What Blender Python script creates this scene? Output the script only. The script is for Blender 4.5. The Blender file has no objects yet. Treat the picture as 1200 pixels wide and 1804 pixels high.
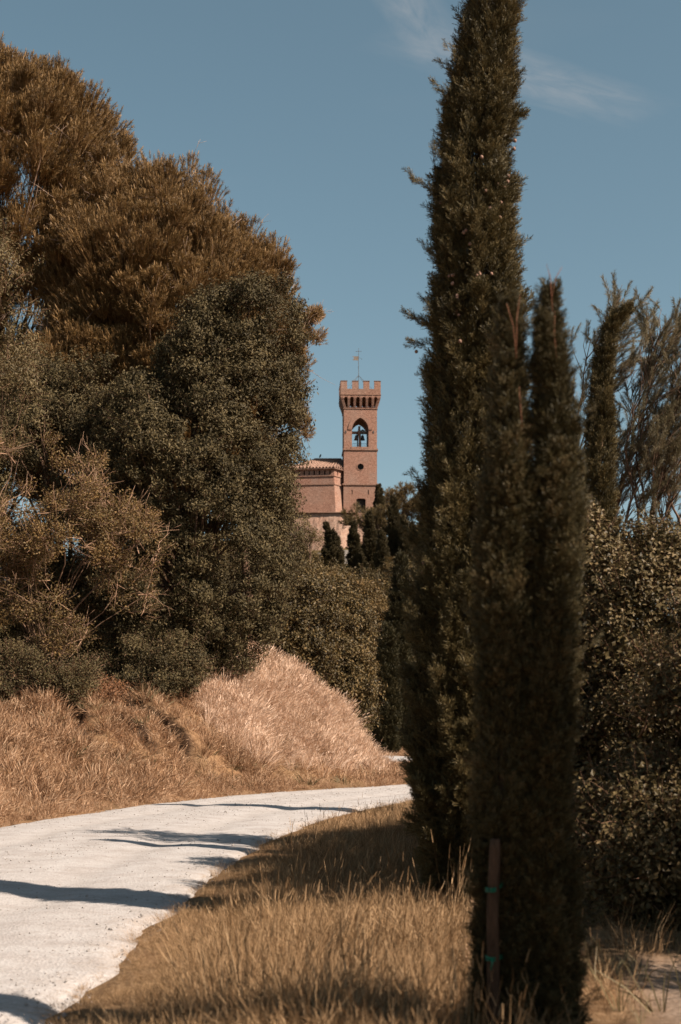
import bpy, math, random
import numpy as np
from mathutils import Vector, Matrix
from mathutils.geometry import tessellate_polygon

SC = bpy.context.scene
COL = SC.collection
F, YH, H = 2505.0, 1290.0, 1.6          # focal length in photo pixels, horizon row, eye height

# ------------------------------------------------------------------ camera, sky, sun, exposure
cd = bpy.data.cameras.new('camera'); cam = bpy.data.objects.new('camera', cd); COL.objects.link(cam)
cam.location = (0, 0, H); cam.rotation_euler = (math.radians(90), 0, 0)
cd.sensor_fit = 'VERTICAL'; cd.sensor_height = 36.0; cd.lens = 50.0
cd.shift_y = (YH - 902) / 1804.0
cd.clip_start = 0.1; cd.clip_end = 9000
cd.dof.use_dof = True; cd.dof.focus_distance = 24.0; cd.dof.aperture_fstop = 2.8
SC.camera = cam

SUN_EL = math.radians(41)
SUN_AZ = math.radians(-27)               # direction TO the sun, measured from +X towards +Y
sun_dir = Vector((math.cos(SUN_EL) * math.cos(SUN_AZ), math.cos(SUN_EL) * math.sin(SUN_AZ), math.sin(SUN_EL)))

w = bpy.data.worlds.new("World"); SC.world = w; w.use_nodes = True
nt = w.node_tree; nt.nodes.clear()
def N(t, **k):
    n = nt.nodes.new(t)
    for a, b in k.items(): setattr(n, a, b)
    return n
def L(a, b): nt.links.new(a, b)
out = N('ShaderNodeOutputWorld'); bg = N('ShaderNodeBackground'); sky = N('ShaderNodeTexSky')
sky.sky_type = 'NISHITA'; sky.sun_disc = False; sky.sun_elevation = SUN_EL
sky.sun_rotation = math.atan2(sun_dir.x, sun_dir.y)
sky.altitude = 100; sky.air_density = 1.0; sky.dust_density = 1.0; sky.ozone_density = 1.0
hs = N('ShaderNodeHueSaturation'); hs.inputs['Hue'].default_value = 0.468
hs.inputs['Saturation'].default_value = 0.86; hs.inputs['Value'].default_value = 1.0
L(sky.outputs[0], hs.inputs['Color'])
# thin cirrus: projected on a flat high layer of air (x/z, y/z)
tc = N('ShaderNodeTexCoord'); sx = N('ShaderNodeSeparateXYZ'); L(tc.outputs['Generated'], sx.inputs[0])
def M(op, a, b=None, c=None, clamp=False):
    n = N('ShaderNodeMath', operation=op); n.use_clamp = clamp
    for i, v in enumerate((a, b, c)):
        if v is None: continue
        if isinstance(v, (int, float)): n.inputs[i].default_value = v
        else: L(v, n.inputs[i])
    return n.outputs[0]
zz = M('MAXIMUM', sx.outputs['Z'], 0.02)
u = M('DIVIDE', sx.outputs['X'], zz); v = M('DIVIDE', sx.outputs['Y'], zz)
cx = N('ShaderNodeCombineXYZ'); L(u, cx.inputs[0]); L(v, cx.inputs[1])
def wisp(x0, y0, x1, y1, wid, seed, gain):
    dx, dy = x1 - x0, y1 - y0; ln = math.hypot(dx, dy); ex, ey = dx / ln, dy / ln
    du = M('SUBTRACT', u, x0); dv = M('SUBTRACT', v, y0)
    s = M('ADD', M('MULTIPLY', du, ex), M('MULTIPLY', dv, ey))
    t = M('SUBTRACT', M('MULTIPLY', dv, ex), M('MULTIPLY', du, ey))
    cc = N('ShaderNodeCombineXYZ'); L(M('MULTIPLY', s, 9.0), cc.inputs[0]); L(M('MULTIPLY', t, 26.0), cc.inputs[1]); cc.inputs[2].default_value = seed
    nz = N('ShaderNodeTexNoise'); nz.inputs['Scale'].default_value = 1.0; nz.inputs['Detail'].default_value = 7; nz.inputs['Roughness'].default_value = .62; nz.inputs['Distortion'].default_value = .6
    L(cc.outputs[0], nz.inputs['Vector'])
    a = M('SUBTRACT', M('DIVIDE', s, ln / 2), 1.0); a = M('SUBTRACT', 1.0, M('MULTIPLY', a, a), clamp=True)
    b = M('DIVIDE', t, wid); b = M('SUBTRACT', 1.0, M('MULTIPLY', b, b), clamp=True)
    m = M('MULTIPLY', M('MULTIPLY', a, b), M('MULTIPLY', M('SUBTRACT', nz.outputs[0], 0.30, clamp=True), gain))
    return m
c1 = wisp(0.05, 2.02, 0.52, 2.32, 0.075, 3.1, .95)
c2 = wisp(0.06, 1.86, 0.16, 2.12, 0.05, 8.7, .95)
n3 = N('ShaderNodeTexNoise'); n3.inputs['Scale'].default_value = 0.7; n3.inputs['Detail'].default_value = 6
L(cx.outputs[0], n3.inputs['Vector'])
c3 = M('MULTIPLY', M('SUBTRACT', n3.outputs[0], 0.58, clamp=True), 0.5)
cm = M('MINIMUM', M('ADD', M('ADD', c1, c2), c3), .55)
mx = N('ShaderNodeMix', data_type='RGBA'); L(cm, mx.inputs['Factor']); L(hs.outputs[0], mx.inputs['A'])
mx.inputs['B'].default_value = (5.0, 4.9, 4.9, 1)
L(mx.outputs['Result'], bg.inputs['Color']); bg.inputs['Strength'].default_value = 0.0455
L(bg.outputs[0], out.inputs['Surface'])

sd = bpy.data.lights.new('sun', 'SUN'); so = bpy.data.objects.new('sun', sd); COL.objects.link(so)
sd.energy = 5.0; sd.angle = math.radians(0.55); sd.color = (1.0, 0.87, 0.74)
so.rotation_euler = sun_dir.to_track_quat('Z', 'Y').to_euler(); so.location = (20, -10, 30)

vs = SC.view_settings; SC.display_settings.display_device = 'sRGB'
vs.view_transform = 'Standard'; vs.look = 'None'; vs.gamma = 1; vs.use_curve_mapping = False; vs.exposure = 1.12
SC.render.engine = 'CYCLES'
cy = SC.cycles; cy.max_bounces = 5; cy.diffuse_bounces = 3; cy.glossy_bounces = 2; cy.transmission_bounces = 3
cy.transparent_max_bounces = 4; cy.caustics_reflective = False; cy.caustics_refractive = False

# ------------------------------------------------------------------ helpers
def P(px, py, Y): return Vector(((px - 600) / F * Y, Y, H + (YH - py) / F * Y))
def tag(o, label=None, cat=None, group=None, kind=None):
    if label: o['label'] = label
    if cat: o['category'] = cat
    if group: o['group'] = group
    if kind: o['kind'] = kind
    return o
def empty(name, loc, label, cat, group=None, rz=0):
    o = bpy.data.objects.new(name, None); COL.objects.link(o); o.location = loc; o.rotation_euler = (0, 0, rz)
    o.empty_display_size = .2
    return tag(o, label, cat, group)
def link(name, me, parent=None, mats=(), kind=None, label=None):
    o = bpy.data.objects.new(name, me); COL.objects.link(o)
    if parent is not None: o.parent = parent
    for m in mats: me.materials.append(m)
    if kind: o['kind'] = kind
    if label: o['label'] = label
    return o

class MB:
    """collects faces, builds one mesh"""
    def __init__(s): s.v = []; s.f = []; s.m = []; s.g = []
    def add(s, vs, fs, mi=0):
        o = len(s.v); s.g += [((len(s.g)*7919+len(s.f)*104729) % 997)/997]*len(vs); s.v += [tuple(p) for p in vs]; s.f += [tuple(i + o for i in f) for f in fs]; s.m += [mi] * len(fs)
    def box(s, x0, x1, y0, y1, z0, z1, mi=0):
        s.add([(x0,y0,z0),(x1,y0,z0),(x1,y1,z0),(x0,y1,z0),(x0,y0,z1),(x1,y0,z1),(x1,y1,z1),(x0,y1,z1)],
              [(0,3,2,1),(4,5,6,7),(0,1,5,4),(1,2,6,5),(2,3,7,6),(3,0,4,7)], mi)
    def prism(s, outer, holes=(), y0=0, y1=1, fn=None, mi=0):
        """polygon in (x,z), extruded y0..y1"""
        loops = [list(outer)] + [list(h) for h in holes]
        tris = tessellate_polygon([[Vector((p[0], p[1], 0)) for p in l] for l in loops])
        flat = [p for l in loops for p in l]; n = len(flat)
        vs = [(p[0], y0, p[1]) for p in flat] + [(p[0], y1, p[1]) for p in flat]
        fs = [tuple(t) for t in tris] + [tuple(i + n for i in reversed(t)) for t in tris]
        k = 0
        for l in loops:
            m = len(l)
            for i in range(m):
                a, b = k + i, k + (i + 1) % m
                fs.append((a, b, b + n, a + n))
            k += m
        if fn: vs = [fn(p) for p in vs]
        s.add(vs, fs, mi)
    def tube(s, pts, rad, n=6, mi=0, cap=True):
        pts = [Vector(p) for p in pts]; m = len(pts); V = []
        for i, p in enumerate(pts):
            d = (pts[min(i + 1, m - 1)] - pts[max(i - 1, 0)])
            if d.length < 1e-9: d = Vector((0, 0, 1))
            d.normalize(); a = d.orthogonal().normalized() if abs(d.z) < .99 else Vector((1, 0, 0))
            b = d.cross(a).normalized(); a = b.cross(d).normalized(); r = rad[i] if hasattr(rad, '__len__') else rad
            for k in range(n):
                t = 2 * math.pi * k / n; V.append(p + (a * math.cos(t) + b * math.sin(t)) * r)
        Fs = [(i*n+k, i*n+(k+1)%n, (i+1)*n+(k+1)%n, (i+1)*n+k) for i in range(m-1) for k in range(n)]
        if cap: Fs += [tuple(range(n))[::-1], tuple((m-1)*n + k for k in range(n))]
        s.add(V, Fs, mi)
    def lathe(s, prof, n=16, c=(0,0,0), mi=0):
        V = [(c[0]+r*math.cos(2*math.pi*k/n), c[1]+r*math.sin(2*math.pi*k/n), c[2]+z) for r, z in prof for k in range(n)]
        m = len(prof)
        s.add(V, [(i*n+k, i*n+(k+1)%n, (i+1)*n+(k+1)%n, (i+1)*n+k) for i in range(m-1) for k in range(n)], mi)
    def mesh(s, name, smooth=False):
        me = bpy.data.meshes.new(name); me.from_pydata(s.v, [], s.f); me.polygons.foreach_set('material_index', s.m)
        if smooth: me.polygons.foreach_set('use_smooth', [True] * len(s.f))
        me.update(); return me
    def build(s, name, mats, parent=None, smooth=False, kind=None, label=None, normals=True):
        me = s.mesh(name, smooth)
        if normals:
            import bmesh
            bm = bmesh.new(); bm.from_mesh(me); bmesh.ops.recalc_face_normals(bm, faces=bm.faces[:]); bm.to_mesh(me); bm.free()
        return link(name, me, parent, mats if isinstance(mats, (list, tuple)) else [mats], kind, label)

# value noise, vectorised
def _hash(ix, iy, seed):
    h = (ix.astype(np.int64) * 374761393 + iy.astype(np.int64) * 668265263 + seed * 1442695041) & 0x7fffffff
    h = (h ^ (h >> 13)) * 1274126177 & 0x7fffffff
    return ((h ^ (h >> 16)) & 0xffff) / 65535.0
def vnoise(x, y, seed=0):
    x = np.asarray(x, float); y = np.asarray(y, float)
    ix = np.floor(x); iy = np.floor(y); fx = x - ix; fy = y - iy
    fx = fx*fx*(3-2*fx); fy = fy*fy*(3-2*fy)
    a = _hash(ix, iy, seed); b = _hash(ix+1, iy, seed); c = _hash(ix, iy+1, seed); d = _hash(ix+1, iy+1, seed)
    return (a*(1-fx)+b*fx)*(1-fy) + (c*(1-fx)+d*fx)*fy
def fbm(x, y, seed=0, oc=4):
    s = 0; a = .5
    for i in range(oc): s = s + a * vnoise(x * 2**i, y * 2**i, seed + i * 17); a *= .5
    return s
def S(t): t = np.clip(t, 0, 1); return t*t*(3-2*t)

# ------------------------------------------------------------------ materials
def mat(name, rough=.8, spec=.2):
    m = bpy.data.materials.new(name); m.use_nodes = True; t = m.node_tree
    b = t.nodes['Principled BSDF']; b.inputs['Roughness'].default_value = rough
    b.inputs['Specular IOR Level'].default_value = spec
    return m, t, b
def ramp(t, fac, cols):
    r = t.nodes.new('ShaderNodeValToRGB'); e = r.color_ramp.elements
    while len(e) < len(cols): e.new(.5)
    for i, (p, c) in enumerate(cols): e[i].position = p; e[i].color = (*c, 1)
    t.links.new(fac, r.inputs[0]); return r.outputs[0]
def noise(t, vec, scale, detail=4, rough=.6, dist=0):
    n = t.nodes.new('ShaderNodeTexNoise'); n.inputs['Scale'].default_value = scale; n.inputs['Detail'].default_value = detail
    n.inputs['Roughness'].default_value = rough; n.inputs['Distortion'].default_value = dist
    if vec is not None: t.links.new(vec, n.inputs['Vector'])
    return n.outputs[0]
def mixc(t, f, a, b, mode='MIX'):
    n = t.nodes.new('ShaderNodeMix'); n.data_type = 'RGBA'; n.blend_type = mode
    for k, x in (('Factor', f), ('A', a), ('B', b)):
        if isinstance(x, (int, float)): n.inputs[k].default_value = x
        elif isinstance(x, tuple): n.inputs[k].default_value = (*x, 1)
        else: t.links.new(x, n.inputs[k])
    return n.outputs['Result']
def bump(t, b, h, strength=.3, dist=.02):
    n = t.nodes.new('ShaderNodeBump'); n.inputs['Strength'].default_value = strength; n.inputs['Distance'].default_value = dist
    t.links.new(h, n.inputs['Height']); t.links.new(n.outputs[0], b.inputs['Normal'])
def leafmat(name, cols, trans=.22, scale=.9, rough=.55, spec=.25, tmix=.55, fv=.35):
    """cols: 3 colours picked by a mix of position noise (clumps) and a per-sprig random value"""
    m, t, b = mat(name, rough, spec)
    g = t.nodes.new('ShaderNodeNewGeometry'); n = noise(t, g.outputs['Position'], scale, 3, .6)
    at = t.nodes.new('ShaderNodeAttribute'); at.attribute_type = 'INSTANCER'; at.attribute_name = 'tint'
    mm = t.nodes.new('ShaderNodeMix'); mm.inputs[0].default_value = tmix
    t.links.new(n, mm.inputs[2]); t.links.new(at.outputs['Fac'], mm.inputs[3])
    af = t.nodes.new('ShaderNodeAttribute'); af.attribute_name = 'fv'
    m2 = t.nodes.new('ShaderNodeMix'); m2.inputs[0].default_value = fv; t.links.new(mm.outputs[0], m2.inputs[2]); t.links.new(af.outputs['Fac'], m2.inputs[3])
    c = ramp(t, m2.outputs[0], [(.25, cols[0]), (.5, cols[1]), (.75, cols[2])])
    t.links.new(c, b.inputs['Base Color'])
    tr = t.nodes.new('ShaderNodeBsdfTranslucent'); t.links.new(c, tr.inputs[0])
    mx = t.nodes.new('ShaderNodeMixShader'); mx.inputs[0].default_value = trans
    t.links.new(b.outputs[0], mx.inputs[1]); t.links.new(tr.outputs[0], mx.inputs[2])
    t.links.new(mx.outputs[0], t.nodes['Material Output'].inputs[0])
    return m
def barkmat(name, c0, c1, scale=9):
    m, t, b = mat(name, .9, .1)
    tcn = t.nodes.new('ShaderNodeTexCoord'); mp = t.nodes.new('ShaderNodeMapping'); mp.inputs['Scale'].default_value = (1, 1, .2)
    t.links.new(tcn.outputs['Object'], mp.inputs[0]); n = noise(t, mp.outputs[0], scale, 6, .7)
    t.links.new(ramp(t, n, [(.35, c0), (.65, c1)]), b.inputs['Base Color']); bump(t, b, n, .6, .02)
    return m

M_CYP   = leafmat('cypress_foliage', [(0.031, 0.023, 0.009), (0.090, 0.069, 0.027), (0.211, 0.152, 0.066)], .12, 2.2)
M_CYPN  = leafmat('young_cypress_foliage', [(0.032, 0.025, 0.010), (0.079, 0.064, 0.027), (0.162, 0.108, 0.050)], .15, 2.5)
M_CYPF  = leafmat('far_cypress_foliage', [(0.030, 0.026, 0.011), (0.050, 0.042, 0.018), (0.084, 0.066, 0.030)], .1, .5)
M_PINE  = leafmat('pine_needles', [(.062,.033,.011), (.140,.080,.026), (.245,.145,.050)], .15, .8, .5)
M_CANDLE= leafmat('pine_candles', [(0.194, 0.114, 0.044), (0.290, 0.176, 0.079), (0.370, 0.238, 0.114)], .1, 1)
M_OAK   = leafmat('dark_tree_leaves', [(0.032, 0.024, 0.010), (0.067, 0.051, 0.022), (0.128, 0.094, 0.043)], .10, .9, .6, .15)
M_HAW   = leafmat('hawthorn_leaves', [(0.072, 0.048, 0.017), (0.120, 0.078, 0.027), (0.200, 0.116, 0.040)], .25, .8)
M_OLIVE = leafmat('pale_olive_leaves', [(0.080, 0.058, 0.024), (0.120, 0.088, 0.038), (0.176, 0.128, 0.060)], .25, .8)
M_HEDGE = leafmat('mid_hedge_leaves', [(0.036, 0.025, 0.009), (0.078, 0.056, 0.020), (0.150, 0.095, 0.034)], .15, .5)
M_SHRUB = leafmat('round_leaf_shrub', [(0.032, 0.023, 0.009), (0.092, 0.066, 0.026), (0.192, 0.132, 0.064)], .14, 1.6, .5, .18)
M_TAM   = leafmat('tamarisk_plumes', [(0.085, 0.070, 0.036), (0.150, 0.122, 0.068), (0.230, 0.180, 0.105)], .3, 1.2)
M_RUST  = leafmat('rust_bramble', [(0.152, 0.065, 0.027), (0.251, 0.114, 0.049), (0.319, 0.167, 0.084)], .25, 1.2)
M_SCRUB = leafmat('hill_scrub_leaves', [(0.076, 0.053, 0.021), (0.124, 0.086, 0.034), (0.184, 0.124, 0.052)], .2, .3)
M_GRASS = leafmat('dry_grass', [(.085,.045,.019), (.275,.165,.080), (.50,.335,.19)], .2, 2.2, .7, .15, .45, .5)
M_GRASSB= leafmat('bank_grass', [(.125,.058,.026), (.325,.185,.100), (.53,.36,.235)], .22, .8, .7, .15, .45, .45)
M_PALE  = leafmat('pale_feather_grass', [(0.402, 0.253, 0.158), (0.612, 0.428, 0.301), (0.769, 0.595, 0.463)], .3, .5, .7, .15, .55)
M_WEED  = leafmat('greyish_weeds', [(.07,.058,.025), (.12,.095,.045), (.19,.15,.08)], .3, 2)
M_BARK  = barkmat('brown_bark', (.06,.035,.022), (.17,.105,.07))
M_BARKP = barkmat('pale_bark', (0.172, 0.109, 0.078), (0.328, 0.234, 0.179))
M_TWIG  = barkmat('bare_twigs', (.20,.115,.07), (.38,.24,.16), 4)
M_BARKR = barkmat('reddish_shoot', (.12,.05,.03), (.26,.12,.07))
M_CYPH = leafmat('hill_cypress_foliage', [(0.040, 0.030, 0.013), (0.068, 0.051, 0.022), (0.112, 0.084, 0.040)], .1, .4)
M_STAKE = barkmat('stake_wood', (.030,.018,.011), (.085,.050,.032), 30)

def ground_material():
    m, t, b = mat('dry_ground', .95, .05)
    g = t.nodes.new('ShaderNodeNewGeometry'); p = g.outputs['Position']
    n1 = noise(t, p, .35, 5, .6); n2 = noise(t, p, 9, 6, .75)
    c = ramp(t, n2, [(.3, (0.091, 0.053, 0.029)), (.5, (0.190, 0.118, 0.068)), (.75, (0.289, 0.198, 0.125))])
    c2 = ramp(t, n1, [(.35, (.75,.75,.70)), (.65, (1.1,1.0,.9))])
    c = mixc(t, 1.0, c, c2, 'MULTIPLY')
    at = t.nodes.new('ShaderNodeAttribute'); at.attribute_name = 'dirt'
    d = ramp(t, noise(t, p, 14, 6, .7), [(.3, (0.167, 0.114, 0.080)), (.7, (0.304, 0.228, 0.175))])
    c = mixc(t, at.outputs['Fac'], c, d)
    ag = t.nodes.new('ShaderNodeAttribute'); ag.attribute_name = 'far'
    c = mixc(t, ag.outputs['Fac'], c, ramp(t, noise(t, p, .09, 5), [(.35, (.055,.042,.018)), (.7, (.15,.10,.045))]))
    aso = t.nodes.new('ShaderNodeAttribute'); aso.attribute_name = 'soil_shade'
    c = mixc(t, aso.outputs['Fac'], c, (.045,.026,.016))  # bare earth on the steps, coloured very dark to stand in for overhang shade
    t.links.new(c, b.inputs['Base Color']); bump(t, b, n2, .8, .05); return m
def road_material():
    m, t, b = mat('white_gravel', .95, .1)
    g = t.nodes.new('ShaderNodeNewGeometry'); p = g.outputs['Position']
    vn = t.nodes.new('ShaderNodeTexVoronoi'); vn.inputs['Scale'].default_value = 42; t.links.new(p, vn.inputs['Vector'])
    vn2 = t.nodes.new('ShaderNodeTexVoronoi'); vn2.inputs['Scale'].default_value = 95; t.links.new(p, vn2.inputs['Vector'])
    big = noise(t, p, .8, 4, .6)
    c = ramp(t, vn.outputs['Color'], [(.0, (0.184, 0.158, 0.142)), (.16, (0.318, 0.293, 0.276)), (.9, (0.409, 0.381, 0.364))])
    c = mixc(t, .35, c, ramp(t, vn2.outputs['Color'], [(.0, (0.184, 0.158, 0.142)), (.25, (0.360, 0.330, 0.314)), (1., (0.418, 0.388, 0.372))]))
    c = mixc(t, 1.0, c, ramp(t, noise(t, p, 2.2, 6, .7), [(.35, (.80,.77,.75)), (.6, (1.0,1.0,1.0))]), 'MULTIPLY')
    trk = t.nodes.new('ShaderNodeAttribute'); trk.attribute_name = 'track'
    tk = t.nodes.new('ShaderNodeMath'); tk.operation = 'MULTIPLY'; t.links.new(trk.outputs['Fac'], tk.inputs[0]); t.links.new(noise(t, p, 1.3, 5, .7), tk.inputs[1])
    c = mixc(t, tk.outputs[0], c, (.30,.265,.24))
    at = t.nodes.new('ShaderNodeAttribute'); at.attribute_name = 'edge'
    e = t.nodes.new('ShaderNodeMath'); e.operation = 'MULTIPLY_ADD'; e.use_clamp = True
    t.links.new(noise(t, p, 7, 6, .8), e.inputs[0]); e.inputs[1].default_value = 2.2
    s_ = t.nodes.new('ShaderNodeMath'); s_.operation = 'MULTIPLY_ADD'; t.links.new(at.outputs['Fac'], s_.inputs[0]); s_.inputs[1].default_value = 2.2; s_.inputs[2].default_value = -2.95
    t.links.new(s_.outputs[0], e.inputs[2])
    c = mixc(t, e.outputs[0], c, (0.251, 0.198, 0.156))
    t.links.new(c, b.inputs['Base Color'])
    ad = t.nodes.new('ShaderNodeMath'); t.links.new(vn.outputs['Distance'], ad.inputs[0]); t.links.new(noise(t, p, 14, 5), ad.inputs[1])
    bump(t, b, ad.outputs[0], .5, .012); return m
def brick_material(name, dark, mid, light, mortar, pale=0.0, wear=.5, rowscale=1.0):
    m, t, b = mat(name, .9, .1)
    tcn = t.nodes.new('ShaderNodeTexCoord'); s = t.nodes.new('ShaderNodeSeparateXYZ'); t.links.new(tcn.outputs['Object'], s.inputs[0])
    ad = t.nodes.new('ShaderNodeMath'); t.links.new(s.outputs[0], ad.inputs[0]); t.links.new(s.outputs[1], ad.inputs[1])
    c = t.nodes.new('ShaderNodeCombineXYZ'); t.links.new(ad.outputs[0], c.inputs[0]); t.links.new(s.outputs[2], c.inputs[1])
    br = t.nodes.new('ShaderNodeTexBrick'); t.links.new(c.outputs[0], br.inputs['Vector'])
    br.inputs['Scale'].default_value = 1.0; br.inputs['Brick Width'].default_value = .46; br.inputs['Row Height'].default_value = .13 * rowscale
    br.inputs['Mortar Size'].default_value = .012; br.inputs['Color1'].default_value = (*mid, 1); br.inputs['Color2'].default_value = (*light, 1)
    br.inputs['Mortar'].default_value = (*mortar, 1); br.inputs['Bias'].default_value = -.2
    mp = t.nodes.new('ShaderNodeMapping'); mp.inputs['Scale'].default_value = (1, 1, 2.2); t.links.new(tcn.outputs['Object'], mp.inputs[0])
    n1 = noise(t, mp.outputs[0], 1.8, 6, .85); n2 = noise(t, tcn.outputs['Object'], .25, 4, .6)
    n3 = noise(t, mp.outputs[0], 4.5, 3, .8)
    col = mixc(t, .75, br.outputs['Color'], ramp(t, n1, [(.36, dark), (.48, mid), (.63, light)]), 'MIX')
    col = mixc(t, 1.0, col, ramp(t, n3, [(.35, (.52,.48,.46)), (.58, (1.15,1.1,1.06))]), 'MULTIPLY')
    k = t.nodes.new('ShaderNodeMath'); k.operation = 'MULTIPLY_ADD'; k.use_clamp = True
    t.links.new(n2, k.inputs[0]); k.inputs[1].default_value = 3 * wear; k.inputs[2].default_value = -1.5 * wear + pale
    col = mixc(t, k.outputs[0], col, (0.251, 0.190, 0.156))
    t.links.new(col, b.inputs['Base Color']); bump(t, b, n3, .4, .04); return m
M_BRICK = brick_material('warm_brick', (0.180, 0.090, 0.062), (0.261, 0.145, 0.107), (0.333, 0.204, 0.154), (0.295, 0.204, 0.166), .04, .85)
M_BRICKO= brick_material('old_brick', (0.147, 0.079, 0.057), (0.237, 0.133, 0.098), (0.314, 0.204, 0.152), (0.275, 0.204, 0.166), .02, .6)
M_BRICKP= brick_material('pale_old_masonry', (0.209, 0.109, 0.077), (0.323, 0.200, 0.147), (0.418, 0.314, 0.251), (0.323, 0.251, 0.204), .10, .7)
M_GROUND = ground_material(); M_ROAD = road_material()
def flat(name, c, rough=.7, var=.25, scale=3, metal=0, spec=.3):
    m, t, b = mat(name, rough, spec); tcn = t.nodes.new('ShaderNodeTexCoord')
    n = noise(t, tcn.outputs['Object'], scale, 5, .65)
    t.links.new(ramp(t, n, [(.3, tuple(x*(1-var) for x in c)), (.7, tuple(min(1, x*(1+var)) for x in c))]), b.inputs['Base Color'])
    b.inputs['Metallic'].default_value = metal; return m
M_TILE = flat('clay_roof_tile', (0.224, 0.136, 0.098), .85, .45, 1.6)
M_TILED = flat('weathered_clay', (0.150, 0.089, 0.066), .85, .4, 1.2)
M_STONE = flat('grey_render_wall', (0.262, 0.229, 0.202), .9, .25, .6)
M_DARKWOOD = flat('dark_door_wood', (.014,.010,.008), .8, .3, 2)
M_BEAM = flat('old_beam_wood', (0.133, 0.094, 0.070), .8, .4, 3)
M_BRONZE = flat('dark_bronze', (.07,.055,.045), .5, .3, 3, .6)
M_IRON = flat('grey_iron', (.10,.09,.085), .6, .2, 5, .3)
M_FLAG = flat('rusted_sheet_flag', (0.187, 0.148, 0.117), .6, .3, 3)
M_GLASSD = flat('dark_window_pane', (.012,.014,.014), .5, .2, 3)
M_GREEN = flat('green_plastic_tie', (.006,.13,.075), .35, .15, 20)
M_CONE = flat('dry_cypress_cone', (0.234, 0.133, 0.094), .8, .3, 30)
M_PEB = flat('pebbles', (0.265, 0.238, 0.218), .9, .3, 4)
M_BIRD = flat('bird_feathers', (.06,.05,.045), .8, .3, 8)

# ------------------------------------------------------------------ terrain
RC = [(-4.3,-25),(-4.1,0),(-4.0,8),(-3.95,14),(-3.75,19),(-3.25,24),(-2.35,29),(-.9,33.8),(1.4,38.3),(4.2,42.5),(6.8,48),(8.3,55),(8.2,63),(6.8,70),(4.5,76),(1.2,80),(-4,83),(-12,85),(-30,87)]
def smooth_poly(pts, it=3):
    p = np.array(pts, float)
    for _ in range(it):
        q = np.empty((2*len(p)-2, 2)); q[0::2] = .75*p[:-1]+.25*p[1:]; q[1::2] = .25*p[:-1]+.75*p[1:]
        p = np.vstack([p[:1], q, p[-1:]])
    return p
CL = smooth_poly(RC)
_s = np.concatenate([[0], np.cumsum(np.hypot(*np.diff(CL, axis=0).T))])
def half_width(s): return np.interp(s, [0, 30, 55, 66, 74, 85, 200], [2.5, 2.5, 2.55, 2.5, 2.3, 2.2, 2.4])
def road_dist(x, y):
    """signed distance to the centre line (left negative), and run along it"""
    x = np.asarray(x, float); y = np.asarray(y, float); best = np.full(x.shape, 1e9); sg = np.zeros(x.shape); run = np.zeros(x.shape)
    for i in range(len(CL)-1):
        a, b = CL[i], CL[i+1]; d = b - a; l2 = d @ d
        if l2 < 1e-12: continue
        t = np.clip(((x-a[0])*d[0]+(y-a[1])*d[1])/l2, 0, 1); qx = x-(a[0]+t*d[0]); qy = y-(a[1]+t*d[1]); r = np.hypot(qx, qy)
        m = r < best; best = np.where(m, r, best)
        sg = np.where(m, np.sign(d[0]*qy-d[1]*qx), sg); run = np.where(m, _s[i]+t*math.sqrt(l2), run)
    return best * -sg, run
def base_h(x, y):
    """terrain without mound: far rise and castle hill"""
    z = .030*np.clip(y-73, 0, 30)
    hill = np.interp(y, [-50,100,125,145,165,185,205,218,230,238,246,300,5000], [0,0,1.5,4,8,13,18.5,22.5,28,32,33.5,33.5,33.5])*np.exp(-(np.clip(x-8, 0, None)/30)**2)*np.exp(-(np.clip(-x-10, 0, None)/90)**2)
    hill = hill * (1-S((y-262)/80)*.8)
    return z + hill
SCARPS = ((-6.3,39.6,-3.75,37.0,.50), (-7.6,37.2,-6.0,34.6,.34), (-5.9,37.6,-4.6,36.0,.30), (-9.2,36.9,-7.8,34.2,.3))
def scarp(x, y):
    """small eroded steps in the bank: height gain and mask for bare earth with painted overhang shade"""
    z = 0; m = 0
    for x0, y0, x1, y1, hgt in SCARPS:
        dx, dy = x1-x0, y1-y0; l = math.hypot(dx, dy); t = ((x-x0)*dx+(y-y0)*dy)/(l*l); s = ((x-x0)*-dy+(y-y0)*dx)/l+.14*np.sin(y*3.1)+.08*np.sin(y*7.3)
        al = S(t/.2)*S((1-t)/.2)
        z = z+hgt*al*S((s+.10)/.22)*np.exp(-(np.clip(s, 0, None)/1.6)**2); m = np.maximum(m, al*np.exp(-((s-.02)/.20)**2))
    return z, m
def gullies(x, y):
    z = 0
    for x0, y0, x1, y1, wd, dp in ((-6.1,39.2,-3.7,36.7,.30,1.1), (-7.4,36.9,-5.6,34.1,.34,.8), (-6.2,37.0,-5.2,35.5,.30,.7), (-9.0,36.5,-7.3,33.5,.4,.5)):
        dx, dy = x1-x0, y1-y0; l2 = dx*dx+dy*dy; t = np.clip(((x-x0)*dx+(y-y0)*dy)/l2, 0, 1)
        r = np.hypot(x-x0-t*dx+.12*np.sin(y*2.3), y-y0-t*dy)
        z = z + dp*np.exp(-(r/wd)**2)*np.sin(np.clip(t*.9+.05, 0, 1)*np.pi)**.5
    return z
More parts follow.
